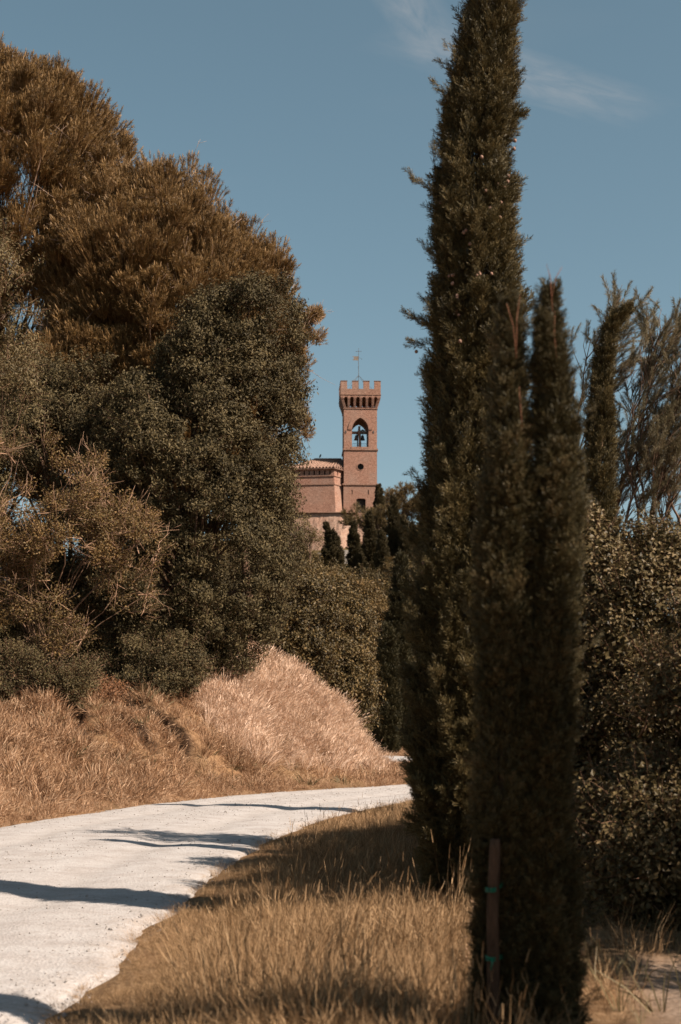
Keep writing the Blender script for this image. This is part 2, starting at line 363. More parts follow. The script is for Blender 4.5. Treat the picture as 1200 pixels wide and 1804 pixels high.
def G(x, y, road=True):
    x = np.asarray(x, float); y = np.asarray(y, float)
    sd_, run = road_dist(x, y); hw = half_width(run)
    z = base_h(x, y)
    dl = np.clip(-sd_ - hw, 0, None); near = (y < 75)
    Hm = np.interp(x, [-40,-12,-8,-6,-4.5,-3,-1.5,0,.8,1.4,1.9,2.4], [3.0,2.9,3.0,3.5,4.1,4.4,3.9,2.7,1.5,.55,.12,.0])
    rise = S(dl/9.5)*.55 + S(dl/5)*.45
    mound = Hm*rise*(1-S((y-52)/16)*.85)*np.where(y < 20, .65+.35*S(y/20), 1)
    mound = np.where((sd_ < 0) & (run < 78), mound, 0)
    # gullies washed into the bank
    mound = mound - .6*S(dl/.7)*gullies(x, y) + S(dl/.8)*scarp(x, y)[0]
    # right verge: low bank and swells
    dr = np.clip(sd_ - hw, 0, None)
    verge = np.where((sd_ > 0) & (y < 75), .09*S((dr-.25)/1.8)+.16*S((dr-.5)/2.5)*(fbm(x*.6+5, y*.6, 3)), 0)
    off = S((np.abs(sd_)-hw)/1.0)
    bumps = off*(np.where(sd_ < 0, .30, .10)*(fbm(x*1.3, y*1.3, 7)-.5)+np.where(sd_ < 0, .5, 0)*S(dl/3)*(fbm(x*.45, y*.45, 13)-.5)+.10*(fbm(x*.35, y*.35, 9)-.5))
    far = S((y-100)/60)*6*(fbm(x*.03, y*.03, 21)-.5)
    far2 = S((y-280)/600)*10*(fbm(x*.004, y*.004, 25)-.45)
    z = z + mound + verge + bumps + far + far2
    if road: z = z - .07*(1-S((np.abs(sd_)-hw+.25)/.35))
    return z
def Gz(x, y): return float(G(np.array([x]), np.array([y]))[0])

ys = np.concatenate([np.linspace(-14, 5, 30), np.arange(5.1, 26, .14), np.arange(26, 54, .11), np.geomspace(54.3, 4000, 200)])
ux = np.concatenate([-np.geomspace(14.4, 2500, 46)[::-1], np.arange(-14.1, 7.5, .12), np.geomspace(7.7, 2500, 56)])
XX, YY = np.meshgrid(ux, ys); ZZ = G(XX, YY)
def grid_mesh(name, X, Y, Z):
    r, c = X.shape; me = bpy.data.meshes.new(name)
    me.vertices.add(r*c); me.vertices.foreach_set('co', np.stack([X, Y, Z], -1).ravel())
    idx = np.arange(r*c).reshape(r, c); q = np.stack([idx[:-1,:-1], idx[:-1,1:], idx[1:,1:], idx[1:,:-1]], -1).reshape(-1, 4)
    me.loops.add(q.size); me.loops.foreach_set('vertex_index', q.ravel()); me.polygons.add(len(q))
    me.polygons.foreach_set('loop_start', np.arange(0, q.size, 4)); me.polygons.foreach_set('use_smooth', np.ones(len(q), bool))
    me.update(calc_edges=True); return me
def fattr(me, name, vals):
    a = me.attributes.new(name, 'FLOAT', 'POINT'); a.data.foreach_set('value', np.asarray(vals, float).ravel())
me = grid_mesh('ground', XX, YY, ZZ)
def dirt_mask(x, y):
    # bare path at the lower right
    t = np.clip((y-6.5)/4.5, 0, 1); cxp = 2.02 + t*.55
    return S(1.6-np.abs(x-cxp)/.46)*S((9.6-y)/1.0)*S((y-4)/1)
fattr(me, 'soil_shade', np.clip(scarp(XX, YY)[1]*1.6, 0, 1)); fattr(me, 'dirt', dirt_mask(XX, YY)*.95); fattr(me, 'far', S((YY-70)/40))
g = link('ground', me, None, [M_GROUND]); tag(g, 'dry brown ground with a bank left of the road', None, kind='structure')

ss = np.concatenate([np.arange(0, 80, .16), np.arange(80, _s[-1], .5)]); ts = np.linspace(-1, 1, 41)
cxs = np.interp(ss, _s, CL[:,0]); cys = np.interp(ss, _s, CL[:,1]); tx = np.gradient(cxs, ss); ty = np.gradient(cys, ss)
ln = np.hypot(tx, ty); tx /= ln; ty /= ln
HW = half_width(ss)
el = HW + .5*(fbm(ss*.7, ss*0, 31, 4)-.5) ; er = HW + .7*(fbm(ss*1.0, ss*0+9, 33, 4)-.5)
T = ts[None,:]; off = np.where(T < 0, T*el[:,None], T*er[:,None])
RX = cxs[:,None] + ty[:,None]*off; RY = cys[:,None] - tx[:,None]*off
RZ = base_h(RX, RY) + .05*(1-T**2) + .035*(fbm(RX*1.6, RY*1.6, 41)-.5) + .02*(fbm(RX*6, RY*6, 43, 2)-.5) - .035*np.exp(-((np.abs(T)-.42)/.12)**2) - .09*S((np.abs(T)-.93)/.07)+.012
far_r = S((RY-100)/60)*6*(fbm(RX*.03, RY*.03, 21)-.5); RZ = RZ + far_r
me = grid_mesh('gravel_road', RX, RY, RZ); fattr(me, 'edge', np.abs(T)+0*RX); fattr(me, 'track', (.55*np.exp(-((np.abs(T)-.42)/.10)**2)+.25*np.exp(-(T/.07)**2))*(.4+1.2*fbm(RX*.8, RY*.8, 47)))
rd = link('gravel_road', me, None, [M_ROAD]); tag(rd, 'white gravel road curving from lower left behind the cypresses', None, kind='structure')

# ------------------------------------------------------------------ instanced foliage
def foliage_tree(K):
    ng = bpy.data.node_groups.new('scatter_sprigs_%d' % K, 'GeometryNodeTree')
    ng.interface.new_socket('Geometry', in_out='INPUT', socket_type='NodeSocketGeometry')
    ng.interface.new_socket('Geometry', in_out='OUTPUT', socket_type='NodeSocketGeometry')
    n = ng.nodes.new; l = ng.links.new
    gi = n('NodeGroupInput'); go = n('NodeGroupOutput')
    def attr(name, ty):
        a = n('GeometryNodeInputNamedAttribute'); a.data_type = ty; a.inputs['Name'].default_value = name
        return [o for o in a.outputs if o.enabled][0]
    sep = n('GeometryNodeSeparateGeometry'); sep.domain = 'POINT'; l(gi.outputs[0], sep.inputs[0]); l(attr('ispt', 'BOOLEAN'), sep.inputs['Selection'])
    rot = attr('rot', 'FLOAT_VECTOR'); scl = attr('scl', 'FLOAT'); var = attr('var', 'INT')
    e2r = n('FunctionNodeEulerToRotation'); l(rot, e2r.inputs[0])
    jn = n('GeometryNodeJoinGeometry')
    for k in range(K):
        cmp_ = n('FunctionNodeCompare'); cmp_.data_type = 'INT'; cmp_.operation = 'EQUAL'
        ins = [i for i in cmp_.inputs if i.enabled]; l(var, ins[0]); ins[1].default_value = k
        s2 = n('GeometryNodeSeparateGeometry'); s2.domain = 'POINT'; l(sep.outputs[1], s2.inputs[0]); l(cmp_.outputs[0], s2.inputs['Selection'])
        ip = n('GeometryNodeInstanceOnPoints'); l(sep.outputs[0], ip.inputs['Points']); l(cmp_.outputs[0], ip.inputs['Selection'])
        l(s2.outputs[0], ip.inputs['Instance']); l(e2r.outputs[0], ip.inputs['Rotation']); l(scl, ip.inputs['Scale'])
        l(ip.outputs[0], jn.inputs[0])
    l(jn.outputs[0], go.inputs[0]); return ng
_ft = {}
def scatter(name, sprigs, mats, pts, dirs, scl, parent=None, kind='stuff', seed=0, roll=True, tint=None):
    """sprigs: list of MB; pts Nx3 (local to parent), dirs Nx3 = where each sprig's +Z goes"""
    rg = np.random.default_rng(seed); K = len(sprigs); n = len(pts)
    V = []; Fc = []; Mi = []; Vr = []; o = 0; Gv = []
    for k, s in enumerate(sprigs):
        V += s.v; Fc += [tuple(i+o for i in f) for f in s.f]; Mi += s.m; Vr += [k]*len(s.v); o += len(s.v); Gv += s.g
    pts = np.asarray(pts, float); d = np.asarray(dirs, float); d = d/np.maximum(np.linalg.norm(d, axis=1, keepdims=True), 1e-9)
    yaw = np.arctan2(d[:,1], d[:,0]); pit = np.arccos(np.clip(d[:,2], -1, 1)); rl = rg.uniform(0, 2*np.pi, n) if roll else np.zeros(n)
    cy_, sy_ = np.cos(yaw), np.sin(yaw); cp, sp = np.cos(pit), np.sin(pit); cr, sr = np.cos(rl), np.sin(rl)
    # R = Rz(yaw) Ry(pit) Rz(roll)
    R00 = cy_*cp*cr - sy_*sr; R10 = sy_*cp*cr + cy_*sr; R20 = -sp*cr; R21 = sp*sr; R22 = cp
    eul = np.stack([np.arctan2(R21, R22), -np.arcsin(np.clip(R20, -1, 1)), np.arctan2(R10, R00)], 1)
    me = bpy.data.meshes.new(name)
    allv = np.vstack([np.array(V, float), pts]); me.from_pydata(allv.tolist(), [], Fc)
    me.polygons.foreach_set('material_index', Mi)
    N_ = len(V)
    a = me.attributes.new('ispt', 'BOOLEAN', 'POINT'); a.data.foreach_set('value', np.r_[np.zeros(N_, bool), np.ones(n, bool)])
    a = me.attributes.new('var', 'INT', 'POINT'); a.data.foreach_set('value', np.r_[np.array(Vr), rg.integers(0, K, n)].astype(np.int32))
    a = me.attributes.new('rot', 'FLOAT_VECTOR', 'POINT'); a.data.foreach_set('vector', np.vstack([np.zeros((N_,3)), eul]).ravel())
    fattr(me, 'scl', np.r_[np.ones(N_), np.broadcast_to(scl, n)]); fattr(me, 'tint', np.r_[np.zeros(N_), rg.uniform(0, 1, n) if tint is None else tint])
    fattr(me, 'fv', np.r_[np.array(Gv), np.full(n, .5)])
    ob = link(name, me, parent, mats, kind)
    if K not in _ft: _ft[K] = foliage_tree(K)
    md = ob.modifiers.new('scatter', 'NODES'); md.node_group = _ft[K]
    return ob

def rib(mb, p0, p1, w0, w1, nrm, mi=0, mid=None):
    """thin blade p0->p1, optional mid point for a bend"""
    p0 = Vector(p0); p1 = Vector(p1); d = (p1-p0); a = d.cross(Vector(nrm)); a = a.normalized() if a.length > 1e-9 else d.orthogonal().normalized()
    if mid is None:
        mb.add([p0-a*w0/2, p0+a*w0/2, p1+a*w1/2, p1-a*w1/2], [(0,1,2,3)], mi)
    else:
        m = Vector(mid); wm = max(w0, w1)*1.0
        mb.add([p0-a*w0/2, p0+a*w0/2, m+a*wm/2, m-a*wm/2, p1+a*w1/2, p1-a*w1/2], [(0,1,2,3),(3,2,4,5)], mi)
def rdir(r, up=0.0):
    t = r.uniform(0, 2*math.pi); z = r.uniform(-1, 1); s = math.sqrt(1-z*z); v = Vector((s*math.cos(t), s*math.sin(t), z+up)); return v.normalized()

def spray_cypress(seed, L_=.16, nt=20, w=.0045):
    r = random.Random(seed); mb = MB(); bend = Vector((r.uniform(-.2,.2), r.uniform(-.2,.2), 0))*L_
    def ax(t): return Vector((0,0,L_*t)) + bend*t*t
    rib(mb, ax(0), ax(1), w*1.2, w*.4, (1,0,0), 0, ax(.5)); rib(mb, ax(0), ax(1), w*1.2, w*.4, (0,1,0), 0, ax(.5))
    for i in range(nt):
        t = .05+.9*i/nt; a = r.uniform(0, 6.28); rad = Vector((math.cos(a), math.sin(a), 0))
        ln_ = L_*(.42*(1-t)+.14)*r.uniform(.7,1.2); d = (rad*.75+Vector((0,0,1))).normalized()
        p = ax(t); q = p+d*ln_; rib(mb, p, q, w, w*.5, rdir(r))
        for j in range(3):
            u_ = r.uniform(.2,.9); dd = (d+rdir(r)*.75+Vector((0,0,.3))).normalized()
            rib(mb, p+(q-p)*u_, p+(q-p)*u_+dd*ln_*.45, w*.9, w*.5, rdir(r))
    return mb
def tuft_pine(seed, L_=.30, n=46, nl=.17, w=.011, candle=True):
    r = random.Random(seed); mb = MB()
    for i in range(n):
        t = r.random(); a = r.uniform(0, 6.28); rad = Vector((math.cos(a), math.sin(a), 0)); p = Vector((0,0,L_*t))
        d = (rad*r.uniform(.55,1.1)+Vector((0,0,r.uniform(.5,1.1)))).normalized(); rib(mb, p, p+d*nl*r.uniform(.7,1.1), w, w*.3, rdir(r))
    rib(mb, (0,0,-.25), (0,0,L_), .022, .012, (1,0,0), 1); rib(mb, (0,0,-.25), (0,0,L_), .022, .012, (0,1,0), 1)
    if candle:
        mb.tube([(0,0,L_*.9), (0,0,L_*1.5)], [.022, .010], 4, 1)
    return mb
def leaf(mb, p, d, n, L_, W, mi=0, fold=.15):
    d = Vector(d).normalized(); s = d.cross(Vector(n)); s = s.normalized() if s.length > 1e-6 else d.orthogonal().normalized(); n = s.cross(d)
    b = Vector(p); m = b+d*L_*.45+n*L_*fold*.5
    mb.add([b, m-s*W/2+n*W*.12, b+d*L_-n*L_*fold*.6, m+s*W/2+n*W*.12, m-n*W*.08], [(0,4,1),(1,4,2),(0,3,4),(3,2,4)], mi)
def sprig_leaf(seed, tl=.30, nl=11, ll=.07, lw=.032, droop=.2, twig=.006, mi_t=1):
    r = random.Random(seed); mb = MB(); bend = Vector((r.uniform(-1,1), r.uniform(-1,1), 0))*tl*.25
    def ax(t): return Vector((0,0,tl*t))+bend*t*t
    rib(mb, ax(0), ax(1), twig, twig*.5, (1,0,0), mi_t, ax(.5)); rib(mb, ax(0), ax(1), twig, twig*.5, (0,1,0), mi_t, ax(.5))
    for i in range(nl):
        t = (i+.7)/nl; a = i*2.4+r.uniform(-.5,.5); rad = Vector((math.cos(a), math.sin(a), 0))
        off = rad*r.uniform(0, tl*.22); p = ax(t)+off
        d = rad*1.0+Vector((0,0,r.uniform(.1,.8)-droop)); leaf(mb, p, d, rdir(r, .9), ll*r.uniform(.7,1.2), lw*r.uniform(.8,1.15), 0, r.uniform(0,.3))
    return mb
def plume_tamarisk(seed, L_=.55, n=150, w=.003):
    r = random.Random(seed); mb = MB(); b = Vector((r.uniform(.1,.3), 0, 0))*L_
    def ax(t): return Vector((0,0,L_*t))+b*t*t
    for k in range(4): rib(mb, ax(k/4), ax((k+1)/4), .007*(1-k/5), .007*(1-(k+1)/5), (0,1,0), 1); rib(mb, ax(k/4), ax((k+1)/4), .006, .004, (1,0,0), 1)
    for i in range(n):
        t = .15+.85*r.random(); a = r.uniform(0, 6.28); d = (Vector((math.cos(a), math.sin(a), 0))*.55+Vector((.25,0,1))).normalized(); l_ = L_*r.uniform(.10,.24)*(1.3-t*.6)
        p = ax(t); m = p+d*l_*.5; q = p+(d+Vector((.3,0,-.25))).normalized()*l_; rib(mb, p, q, w, w*.5, rdir(r), 0, m)
        dd = (d+rdir(r)*.8).normalized(); rib(mb, m, m+dd*l_*.5, w*.9, w*.4, rdir(r))
    return mb
def clump_grass(seed, n=34, h=.34, w=.004, lean=(0,0), spread=.07, heads=.3, floppy=.6):
    r = random.Random(seed); mb = MB()
    for i in range(n):
        a = r.uniform(0, 6.28); rr = spread*math.sqrt(r.random()); p = Vector((rr*math.cos(a), rr*math.sin(a), -.02)); hh = h*r.uniform(.45,1.15)
        d = Vector((math.cos(a)*r.uniform(0,floppy)+lean[0], math.sin(a)*r.uniform(0,floppy)+lean[1], 1)).normalized()
        side = Vector((d.x+r.uniform(-.3,.3), d.y+r.uniform(-.3,.3), 0))
        m = p+d*hh*.55; q = m+(d+side*r.uniform(.2,1.5)*floppy+Vector((0,0,-.15))).normalized()*hh*.5
        rib(mb, p, q, w, w*.35, rdir(r), 0, m)
        if r.random() < heads:
            e = (q-m).normalized(); rib(mb, q-e*.01, q+e*h*.16, w*1.9, w*.8, rdir(r)); rib(mb, q-e*.01, q+e*h*.16, w*1.9, w*.8, e.orthogonal())
    return mb

def trunk_mesh(paths, name, m, parent, n=7):
    mb = MB()
    for pts, rad in paths: mb.tube(pts, rad, n)
    return mb.build(name, m, parent, smooth=True, normals=False)
def wob(p0, p1, n, amp, r):
    p0 = Vector(p0); p1 = Vector(p1); L_ = (p1-p0).length; out_ = []
    for i in range(n+1):
        t = i/n; p = p0.lerp(p1, t); k = math.sin(t*math.pi)
        out_.append(p+Vector((r.uniform(-1,1), r.uniform(-1,1), r.uniform(-.6,.6)))*amp*L_*(k if i in (0,n) else .6+.4*k)*(0 if i in (0,n) else 1))
    return out_

# ---- cypress
CYS = {}
def cypress(loc, Ht, prof, axis, label, cat='cypress', group=None, seed=1, nplume=170, per=46, plume_l=.8, mats=(M_CYP, M_BARK), spray=.16, sw=.0045,
            fill=1500, trunk=True, root=None, zmin=.15, lift=.9, loose=.06, pw=.10):
    """prof(t) radius, axis(t) xy offset; t in 0..1 of height"""
    rg = np.random.default_rng(seed); r = random.Random(seed)
    if root is None: root = empty('cypress_tree', loc, label, cat, group)
    key = (spray, sw)
    if key not in CYS: CYS[key] = [spray_cypress(i*7+1, spray, 20, sw) for i in range(4)]
    P_, D_, Sc = [], [], []; Tn = []
    # density of plume tips proportional to girth
    tt = np.linspace(0, 1, 60); wts = np.array([max(prof(t), .02) for t in tt]); wts /= wts.sum()
    for i in range(nplume):
        t1 = float(rg.choice(tt, p=wts))+rg.uniform(-.01,.01); t1 = min(max(t1, zmin/Ht), 1.0)
        if i < 3: t1 = 1.0-.02*i
        a = rg.uniform(0, 2*np.pi); R1 = prof(t1)*rg.uniform(.62,1.05); l_ = plume_l*rg.uniform(.55,1.25)*min(1, .35+prof(t1)/max(prof(.3), .01)); z1 = t1*Ht
        t0 = max(t1-l_/Ht, 0); R0 = max(prof(t0)*.72-.02, 0)*rg.uniform(.5,1)
        ca, sa = math.cos(a), math.sin(a); ax1 = axis(t1); ax0 = axis(t0)
        tip = np.array([ax1[0]+ca*R1, ax1[1]+sa*R1, z1]); bas = np.array([ax0[0]+ca*R0, ax0[1]+sa*R0, max(z1-l_, .05)])
        u_ = rg.random(per)**.8; c = bas+(tip-bas)*u_[:,None]; wd = pw*(1.0-.75*u_)*(.7+.5*rg.random())*min(1, .15+1.6*prof(t1)/max(prof(.35), .01))
        j = rg.normal(size=(per,3)); j[:,2] *= .5; j /= np.maximum(np.linalg.norm(j, axis=1, keepdims=True), .3)
        p = c+j*wd[:,None]*rg.random((per,1))**.5; ax_ = (tip-bas)/np.linalg.norm(tip-bas)
        P_.append(p); D_.append(ax_*lift+j*.45+np.array([ca, sa, 0])*.28); Sc.append(rg.uniform(.6,1.15,per)); Tn.append(np.clip(rg.normal(rg.uniform(.2,.8), .15, per), 0, 1))
        if rg.random() < loose:    # a loose twig that leans out of the outline
            k = 9; q = tip+np.array([ca, sa, .9])*np.linspace(0, .22, k)[:,None]*plume_l/.8; P_.append(q+rg.normal(scale=.012, size=(k,3))); D_.append(np.tile([ca, sa, .8], (k,1))+rg.normal(scale=.3, size=(k,3))); Sc.append(np.full(k, .6)); Tn.append(np.full(k,.5))
    nf = fill; tf = rg.choice(tt, p=wts, size=nf)+rg.uniform(-.008,.008,nf); tf = np.clip(tf, zmin/Ht, .99); pr = np.array([prof(t) for t in tf]); a = rg.uniform(0, 2*np.pi, nf); rr = pr*np.sqrt(rg.uniform(.05,.72,nf))
    ax_ = np.array([axis(t) for t in tf]); p = np.stack([ax_[:,0]+rr*np.cos(a), ax_[:,1]+rr*np.sin(a), tf*Ht], 1)
    P_.append(p); D_.append(np.stack([np.cos(a)*.35, np.sin(a)*.35, np.ones(nf)], 1)); Sc.append(rg.uniform(.9,1.5,nf)); Tn.append(rg.uniform(0,.5,nf))
    cr = scatter('crown', CYS[key], [mats[0], mats[1]], np.vstack(P_), np.vstack(D_), np.concatenate(Sc), root, 'stuff', seed, tint=np.concatenate(Tn))
    if trunk:
        pts = [(axis(t)[0], axis(t)[1], Ht*t*.96-.15*(t == 0)) for t in (0,.15,.35,.55,.75,.95)]
        r0 = max(prof(.3)*.16, .025); trunk_mesh([(pts, [r0*1.25, r0, r0*.85, r0*.6, r0*.4, r0*.15])], 'trunk', mats[1], root)
    return root, cr
def interp(xs, ys_): return lambda t: float(np.interp(t, xs, ys_))

# ---- crown of clumps on limbs
def tree(name, loc, ells, label, cat, sprigs, mats, nclump=120, per=60, cr=.5, scl=(.7,1.2), trunk_r=.18, trunk_h=2.0, limbs=16, seed=1, group=None, up=.35, shell=.55,
         flat_=.75, bark=M_BARK, lean=(0,0), down=0.0, twigs=0, twigmat=None, kind='stuff', base_cut=None, front=.0, nofoot=False, sag=0.0, ragged=.12):
    rg = np.random.default_rng(seed); r = random.Random(seed); root = empty(name, loc, label, cat, group); loc = Vector(loc)
    E = [(np.array(c, float)-np.array(loc), np.array(rd_, float)) for c, rd_ in ells]
    area = np.array([(e[1][0]*e[1][2]) for e in E]); area /= area.sum(); C = []
    tries = 0
    while len(C) < nclump and tries < nclump*40:
        tries += 1; i = int(rg.choice(len(E), p=area)); c, R = E[i]; d = rg.normal(size=3); d /= np.linalg.norm(d)
        if front and d[1] > front: continue
        outl = rg.random() < ragged
        q = c+d*R*((shell+(1-shell)*rg.random()**.6) if not outl else rg.uniform(1.0, 1.14))
        inside = False
        for k, (c2, R2) in enumerate(E):
            if k != i and (((q-c2)/R2)**2).sum() < shell**2: inside = True
        if inside: continue
        if base_cut is not None and q[2]+loc.z < base_cut: continue
        C.append((q, d, outl))
    P_, D_, Sc, Tn = [], [], [], []
    for q, d, outl in C:
        n = int(per*rg.uniform(.6,1.3)*(.45 if outl else 1)); rr = cr*rg.uniform(.55,1.35)*(.6 if outl else 1); j = rg.normal(size=(n,3)); nn = np.linalg.norm(j, axis=1, keepdims=True); j = j/nn*rg.random((n,1))**.45
        jj = j*np.array([1,1,flat_])*rr; jj[:,2] -= sag*np.linalg.norm(j[:,:2], axis=1)**2*rr
        P_.append(q+jj); D_.append(j*.8+d*.55+np.array([0,0,up])-np.array([0,0,down])*np.abs(j[:,2:3])); Sc.append(rg.uniform(scl[0], scl[1], n)); Tn.append(np.clip(rg.normal(rg.uniform(.2,.8), .2, n), 0, 1))
    scatter('crown', sprigs, mats, np.vstack(P_), np.vstack(D_), np.concatenate(Sc), root, kind, seed, tint=np.concatenate(Tn))
    # trunk with limbs reaching clumps
    top = np.mean([e[0] for e in E], axis=0); th = Vector((lean[0], lean[1], trunk_h)); paths = []
    if not nofoot: paths.append((wob((0,0,-.4), th, 4, .03, r), [trunk_r*1.2, trunk_r, trunk_r*.8, trunk_r*.6, trunk_r*.3]))
    idx = rg.permutation(len(C))[:limbs]
    for k in idx:
        q = Vector(C[k][0]); s = th*r.uniform(.55,1.0); mid = s.lerp(Vector((q.x*.6+s.x*.4, q.y*.6+s.y*.4, q.z)), .55); mid.z = s.z+(q.z-s.z)*.45
        a_ = wob(s, mid, 3, .05, r)+wob(mid, q, 3, .05, r)[1:]; R = trunk_r*r.uniform(.28,.55); paths.append((a_, [R*(1-.13*i) for i in range(len(a_))]))
    if paths: trunk_mesh(paths, 'trunk', bark, root, 6)
    if twigs:
        tp = []
        for k in range(twigs):
            q = Vector(C[int(rg.integers(len(C)))][0]); d = rdir(r, .5); L_ = cr*r.uniform(1.2,2.6); q2 = q+d*L_; tp.append((wob(q-d*L_*.5, q2, 4, .06, r), [.014,.011,.009,.006,.003]))
            for _ in range(3): 
                u_ = r.uniform(.2,.9); b_ = (q-d*L_*.5).lerp(q2, u_); tp.append(([b_, b_+(d+rdir(r)*.8).normalized()*L_*.35], [.006,.003]))
        trunk_mesh(tp, 'bare_twigs', twigmat or M_TWIG, root, 4)['kind'] = 'stuff'
    return root
def ell(px, py, Y, rx, ry, dy=None):
    """ellipsoid from a spot and size seen at distance Y"""
    k = Y/F; return (P(px, py, Y), (rx*k, (dy if dy else min(rx, ry)*k), ry*k))
# ------------------------------------------------------------------ castle on the hill
TY = 240.0; TK = TY/F
def ZP(py, Y=TY): return H+(YH-py)/F*Y
def XP(px, Y=TY): return (px-600)/F*Y
tx0 = XP(635.2); TR = math.radians(2.4)
tower = empty('clock_tower', (tx0, TY, 0), 'tall square brick bell tower with crenellated top and pointed arch on the hill', 'tower', None, TR)
W2 = 2.80; DP = 5.6
def arch(cx_, w_, z0, zs, rise, n=9):
    """pointed arch outline from bottom left, clockwise over the top"""
    R = (w_*w_+rise*rise)/(2*w_); pts = [(cx_-w_, z0), (cx_-w_, zs)]
    a1 = math.asin(min(1, rise/R))
    for i in range(1, n+1):
        t = a1*i/n; pts.append((cx_-w_+R*(1-math.cos(t)), zs+R*math.sin(t)))
    for i in range(n-1, -1, -1):
        t = a1*i/n; pts.append((cx_+w_-R*(1-math.cos(t)), zs+R*math.sin(t)))
    pts.append((cx_+w_, z0)); return pts
def circ(cx_, cz, r_, n=20): return [(cx_+r_*math.cos(-2*math.pi*i/n), cz+r_*math.sin(-2*math.pi*i/n)) for i in range(n)]
def rect(x0, x1, z0, z1): return [(x0,z0),(x0,z1),(x1,z1),(x1,z0)]
def lx(px): return (px-635.2)*TK
zS1, zS2, zS3, zS4 = ZP(853), ZP(791.5), ZP(720), ZP(697)
# lower shaft: slits and doorway cut through a front leaf of brick
m = MB(); w_ = W2+.07
dr_ = [(lx(627.9), ZP(903.6)), (lx(627.9), ZP(880)), (lx(631), ZP(878.2)), (lx(641), ZP(878.2)), (lx(644.3), ZP(880)), (lx(644.3), ZP(903.6))]
m.prism(rect(-w_, w_, 28, zS1), [rect(lx(619.7), lx(621.4), ZP(870.8), ZP(863)), rect(lx(648.2), lx(649.9), ZP(870.8), ZP(863)), dr_], 0, .7)
m.box(-w_, w_, .72, DP, 28, zS1); m.build('lower_wall', M_BRICKO, tower)
m = MB(); m.prism(rect(-W2, W2, zS1, zS2), [circ(lx(635.5), ZP(822.3), 5.6*TK)], .05, .7); m.box(-W2, W2, .72, DP-.05, zS1, zS2); m.build('upper_wall', M_BRICK, tower)
oc = circ(lx(635.5), ZP(822.3), 5.6*TK); m = MB(); m.prism([(lx(635.5)+(p[0]-lx(635.5))*1.22, ZP(822.3)+(p[1]-ZP(822.3))*1.22) for p in oc], [oc], .0, .2)
m.build('round_window_surround', M_BRICK, tower)
m = MB(); m.prism(circ(lx(635.5), ZP(822.3), 5.5*TK), (), .5, .55); rw = m.build('round_window', M_GLASSD, tower)
m = MB(); m.box(lx(635.5)-.04, lx(635.5)+.04, .44, .497, ZP(822.3)-.5, ZP(822.3)+.5); m.box(lx(635.5)-.5, lx(635.5)-.043, .44, .497, ZP(822.3)-.03, ZP(822.3)+.03); m.box(lx(635.5)+.043, lx(635.5)+.5, .44, .497, ZP(822.3)-.03, ZP(822.3)+.03)
m.build('glazing_bar', M_DARKWOOD, rw)
m = MB(); m.box(lx(628.1), lx(644.1), .45, .52, ZP(903.6), ZP(878)); dd_ = m.build('door', M_DARKWOOD, tower)
for i in range(5):
    x_ = lx(628.2)+i*.31; m = MB(); m.box(x_, x_+.285, .41, .447, ZP(903.4), ZP(878.4)); m.build('door_plank', M_DARKWOOD, dd_)
for px in (620.5, 649.05):
    m = MB(); m.box(lx(px)-.07, lx(px)+.07, .5, .55, ZP(870.6), ZP(863.2)); m.build('slit_window', M_GLASSD, tower)
# belfry stage pierced front to back by a pointed arch
op = arch(lx(634.9), 14.6*TK, ZP(787.3), ZP(757), 21*TK)
m = MB(); m.prism(rect(-W2, W2, zS2, zS3+.3), [op], .05, DP-.05); m.build('belfry_wall', M_BRICK, tower)
o2 = arch(lx(634.6), 21.2*TK, ZP(757), ZP(757), 27*TK, 12)[1:-1]; i2 = arch(lx(634.9), 14.6*TK, ZP(757), ZP(757), 21*TK, 12)[1:-1]
for (a0, a1, nm) in ((0, len(o2)//2+1, 'arch_moulding'), (len(o2)//2, len(o2), 'arch_moulding')):
    m = MB(); m.prism(o2[a0:a1]+i2[a0:a1][::-1], (), -.06, .12); m.build(nm, M_BRICK, tower)
m = MB(); m.box(lx(619), lx(651), -.10, .4, ZP(790.3), ZP(787.4)); m.build('arch_sill', M_BRICKO, tower)
# string courses as rings
def ring(mb, w0, z0, z1, pr):
    mb.box(-w0-pr, w0+pr, .05-pr, .05, z0, z1); mb.box(-w0-pr, w0+pr, DP-.05, DP-.05+pr, z0, z1)
    mb.box(-w0-pr, -w0, .051, DP-.051, z0, z1); mb.box(w0, w0+pr, .051, DP-.051, z0, z1)
for (py, h_, pr, w0) in ((791.9, .26, .16, W2), (853.4, .28, .22, W2), (719.8, .12, .10, W2)):
    m = MB(); ring(m, w0, ZP(py)-h_/2, ZP(py)+h_/2, pr); m.build('string_course', M_BRICKO, tower)
# corbel table on four sides
OV = .58; cen = (0, DP/2)
def side(fn_i):
    """rotate about the shaft centre: 0 front, 1 right, 2 back, 3 left"""
    a = fn_i*math.pi/2; c_, s_ = round(math.cos(a)), round(math.sin(a))
    def f(p):
        x, y, z = p[0], p[1]-DP/2, p[2]; return (x*c_-y*s_, x*s_+y*c_+DP/2, z)
    return f
corb = MB()
prof_ = [(.06, ZP(719)), (.06, ZP(697)), (-OV, ZP(697)), (-OV, ZP(701.5)), (-OV*.8, ZP(706)), (-OV*.35, ZP(714)), (-.02, ZP(718.5))]
def rib_mesh(sd_i, xc, wv=.40):
    f = side(sd_i); m = MB(); n = len(prof_)
    vs = [f((xc-wv/2, y, z)) for y, z in prof_]+[f((xc+wv/2, y, z)) for y, z in prof_]
    m.add(vs, [tuple(range(n)), tuple(range(2*n-1, n-1, -1))]+[(i, (i+1) % n, (i+1) % n+n, i+n) for i in range(n)]); return m
